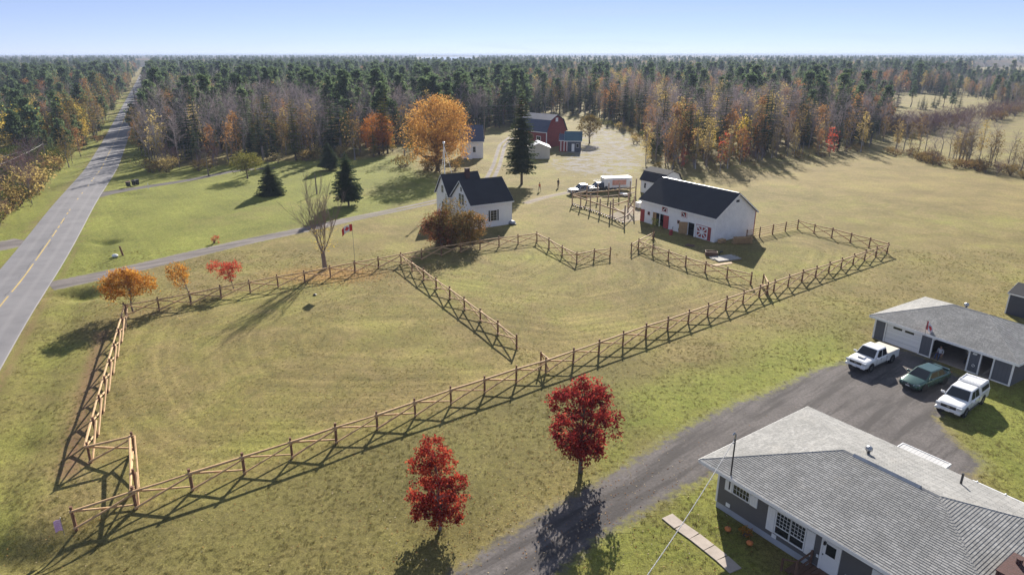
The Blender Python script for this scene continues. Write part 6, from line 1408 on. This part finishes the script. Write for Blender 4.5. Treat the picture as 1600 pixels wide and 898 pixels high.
for b, tp, fw, fh, bands, lb, nm, an, dr_, lf in (((556, 425.5), (547, 349), 1.45, .85, FB, 'red and white maple leaf flag on a slim pole behind the fence', 'flag_pole', R(200), .45, True), ((100.5, 834), (94, 809), .42, .75, [(0, 1, 'pink_flag')], 'small purple garden flag beside the fence end', 'garden_flag', R(190), .3, False)):
    h = base_h(b, tp); flag(nm, lb, 'flag', (*P(*b), 0), h, fw, fh, bands, 5, .03 if h > 3 else .02, an, dr_, lf)
# stone by the bare tree's shade
t = thing('field_stone', 'dark stone lying in the paddock below the leafless tree', 'stone', P(492, 461)); m = MB(); m.lathe([(0, 0), (.18, .02), (.22, .08), (.12, .15), (0, .18)], 9); m.build('stone', 'metal_dark', t)
# ------------------------------------------------------------------ fallen leaves (nobody could count them)
rng = random.Random(12); mb = MB()
def fall(c, sx, sy, n, s0, s1):
    for _ in range(n):
        p = Vector((rng.gauss(c[0], sx), rng.gauss(c[1], sy), rng.uniform(.0, .03))); a = rng.uniform(0, 6.28); d = Vector((math.cos(a), math.sin(a), rng.uniform(-.5, .5))); e = Vector((-d.y, d.x, rng.uniform(-.5, .5))); s = rng.uniform(s0, s1)
        mb.add([p - d * s, p + e * s * .7, p + d * s, p - e * s * .7], [(0, 1, 2, 3)], 0, rng.random())
fall(P(700, 830), 5, 3.5, 450, .03, .06); fall(P(910, 745), 5.5, 3.5, 500, .03, .06); fall(P(1000, 830), 4, 3, 250, .03, .06); fall(P(530, 430), 7, 3.6, 3000, .04, .09); fall(P(690, 262), 9, 6, 900, .08, .16); fall(P(600, 640), 9, 3, 350, .03, .06); fall(P(330, 760), 9, 5, 300, .03, .06); fall(P(230, 480), 4, 3, 300, .05, .1); fall(P(900, 620), 8, 4, 350, .03, .06); fall(P(760, 570), 9, 5, 300, .03, .06)
tag(mb.build('fallen_leaves', 'fallen_leaf', attr=True, recalc=False), 'fallen autumn leaves strewn over the grass', 'leaves', kind='stuff')
# ------------------------------------------------------------------ grass tufts standing above the turf
rng = random.Random(31)
def tuft(seed, n, hgt_, sp):
    rg = random.Random(seed); m = MB()
    for _ in range(n):
        a = rg.uniform(0, 6.28); o = Vector((rg.gauss(0, sp), rg.gauss(0, sp), -.01)); d = Vector((math.cos(a) * .5, math.sin(a) * .5, 1)).normalized() * hgt_ * rg.uniform(.5, 1.2); s = Vector((-math.sin(a), math.cos(a), 0)) * .012
        m.add([o - s, o + s, o + d], [(0, 1, 2)], 0, rg.random())
    return MB(), m
proto('tuft', [tuft(s, 16, .15, .09) for s in (1, 2, 3, 4)], ('bark', 'grass_blade'), .15)
N_ = 80000; ra = np.random.default_rng(8); TY = 24 + 66 * ra.random(N_); TX = (ra.random(N_) - .5) * 2 * (TY * .80 + 4)
patch = np.sin(TX * .33 + 1.7 * np.sin(TY * .21)) * np.cos(TY * .27 + 1.3 * np.sin(TX * .19)) + .6 * np.sin(TX * 1.1 + TY * .7) * np.sin(TY * 1.3 - TX * .4)
okk = (.6 * patch + ra.normal(0, .6, N_) > .1) & (sdist(YARD, TX, TY) < -.3) & (pdist(ROAD_C, TX, TY) > 4.6) & (pdist(LANE, TX, TY) > 2.3) & (pdist(LANE2, TX, TY) > 2.0)
rect = lambda o, a, x0, x1, y0, y1: [(o.x + math.cos(a) * x - math.sin(a) * y, o.y + math.sin(a) * x + math.cos(a) * y) for x, y in ((x0, y0), (x1, y0), (x1, y1), (x0, y1))]
for q in (rect(Vector((12.38, 33.92, 0)), HA, -.1, HL + .1, -.1, HD + .1), rect(go, GA, -.1, GL + .1, -.1, GD + .1), rect(bo, BA, -.1, BL + .1, -.1, BD + .1), rect(fo2, FA, -.5, 7.5, -.1, 12.6)): okk &= sdist(q, TX, TY) < 0
okk &= pdist(sw, TX, TY) > .6
TZ = relief(TX, TY); mown = np.maximum.reduce([sdist(q, TX, TY) for q in (PAD_L, PAD_M, PAD_R)]) > .8
rows = [(TX[i], TY[i], 'tuft', (.42 if mown[i] else .65) * ra.uniform(.6, 1.4)) for i in np.nonzero(okk)[0]]
gt_ = mass('grass_tufts', rows, ['tuft'], 'loose grass tufts scattered over the lawns and paddocks'); gt_['category'] = 'grass'
gt_.data.vertices.foreach_set('co', np.stack([TX[okk], TY[okk], TZ[okk]], -1).astype(np.float32).ravel())
print('TUFTS', len(rows))
# ------------------------------------------------------------------ haze
t = newmat('haze'); v = t.n('ShaderNodeVolumePrincipled', {'Color': (.62, .74, 1.0, 1), 'Density': 0.00017, 'Anisotropy': .0}); t.out(None, v.outputs[0])
tag(MB().box((-30000, -400, -3), (30000, 45000, 29)).build('haze', 'haze'), 'thin blue haze over the whole landscape', 'haze', kind='stuff')
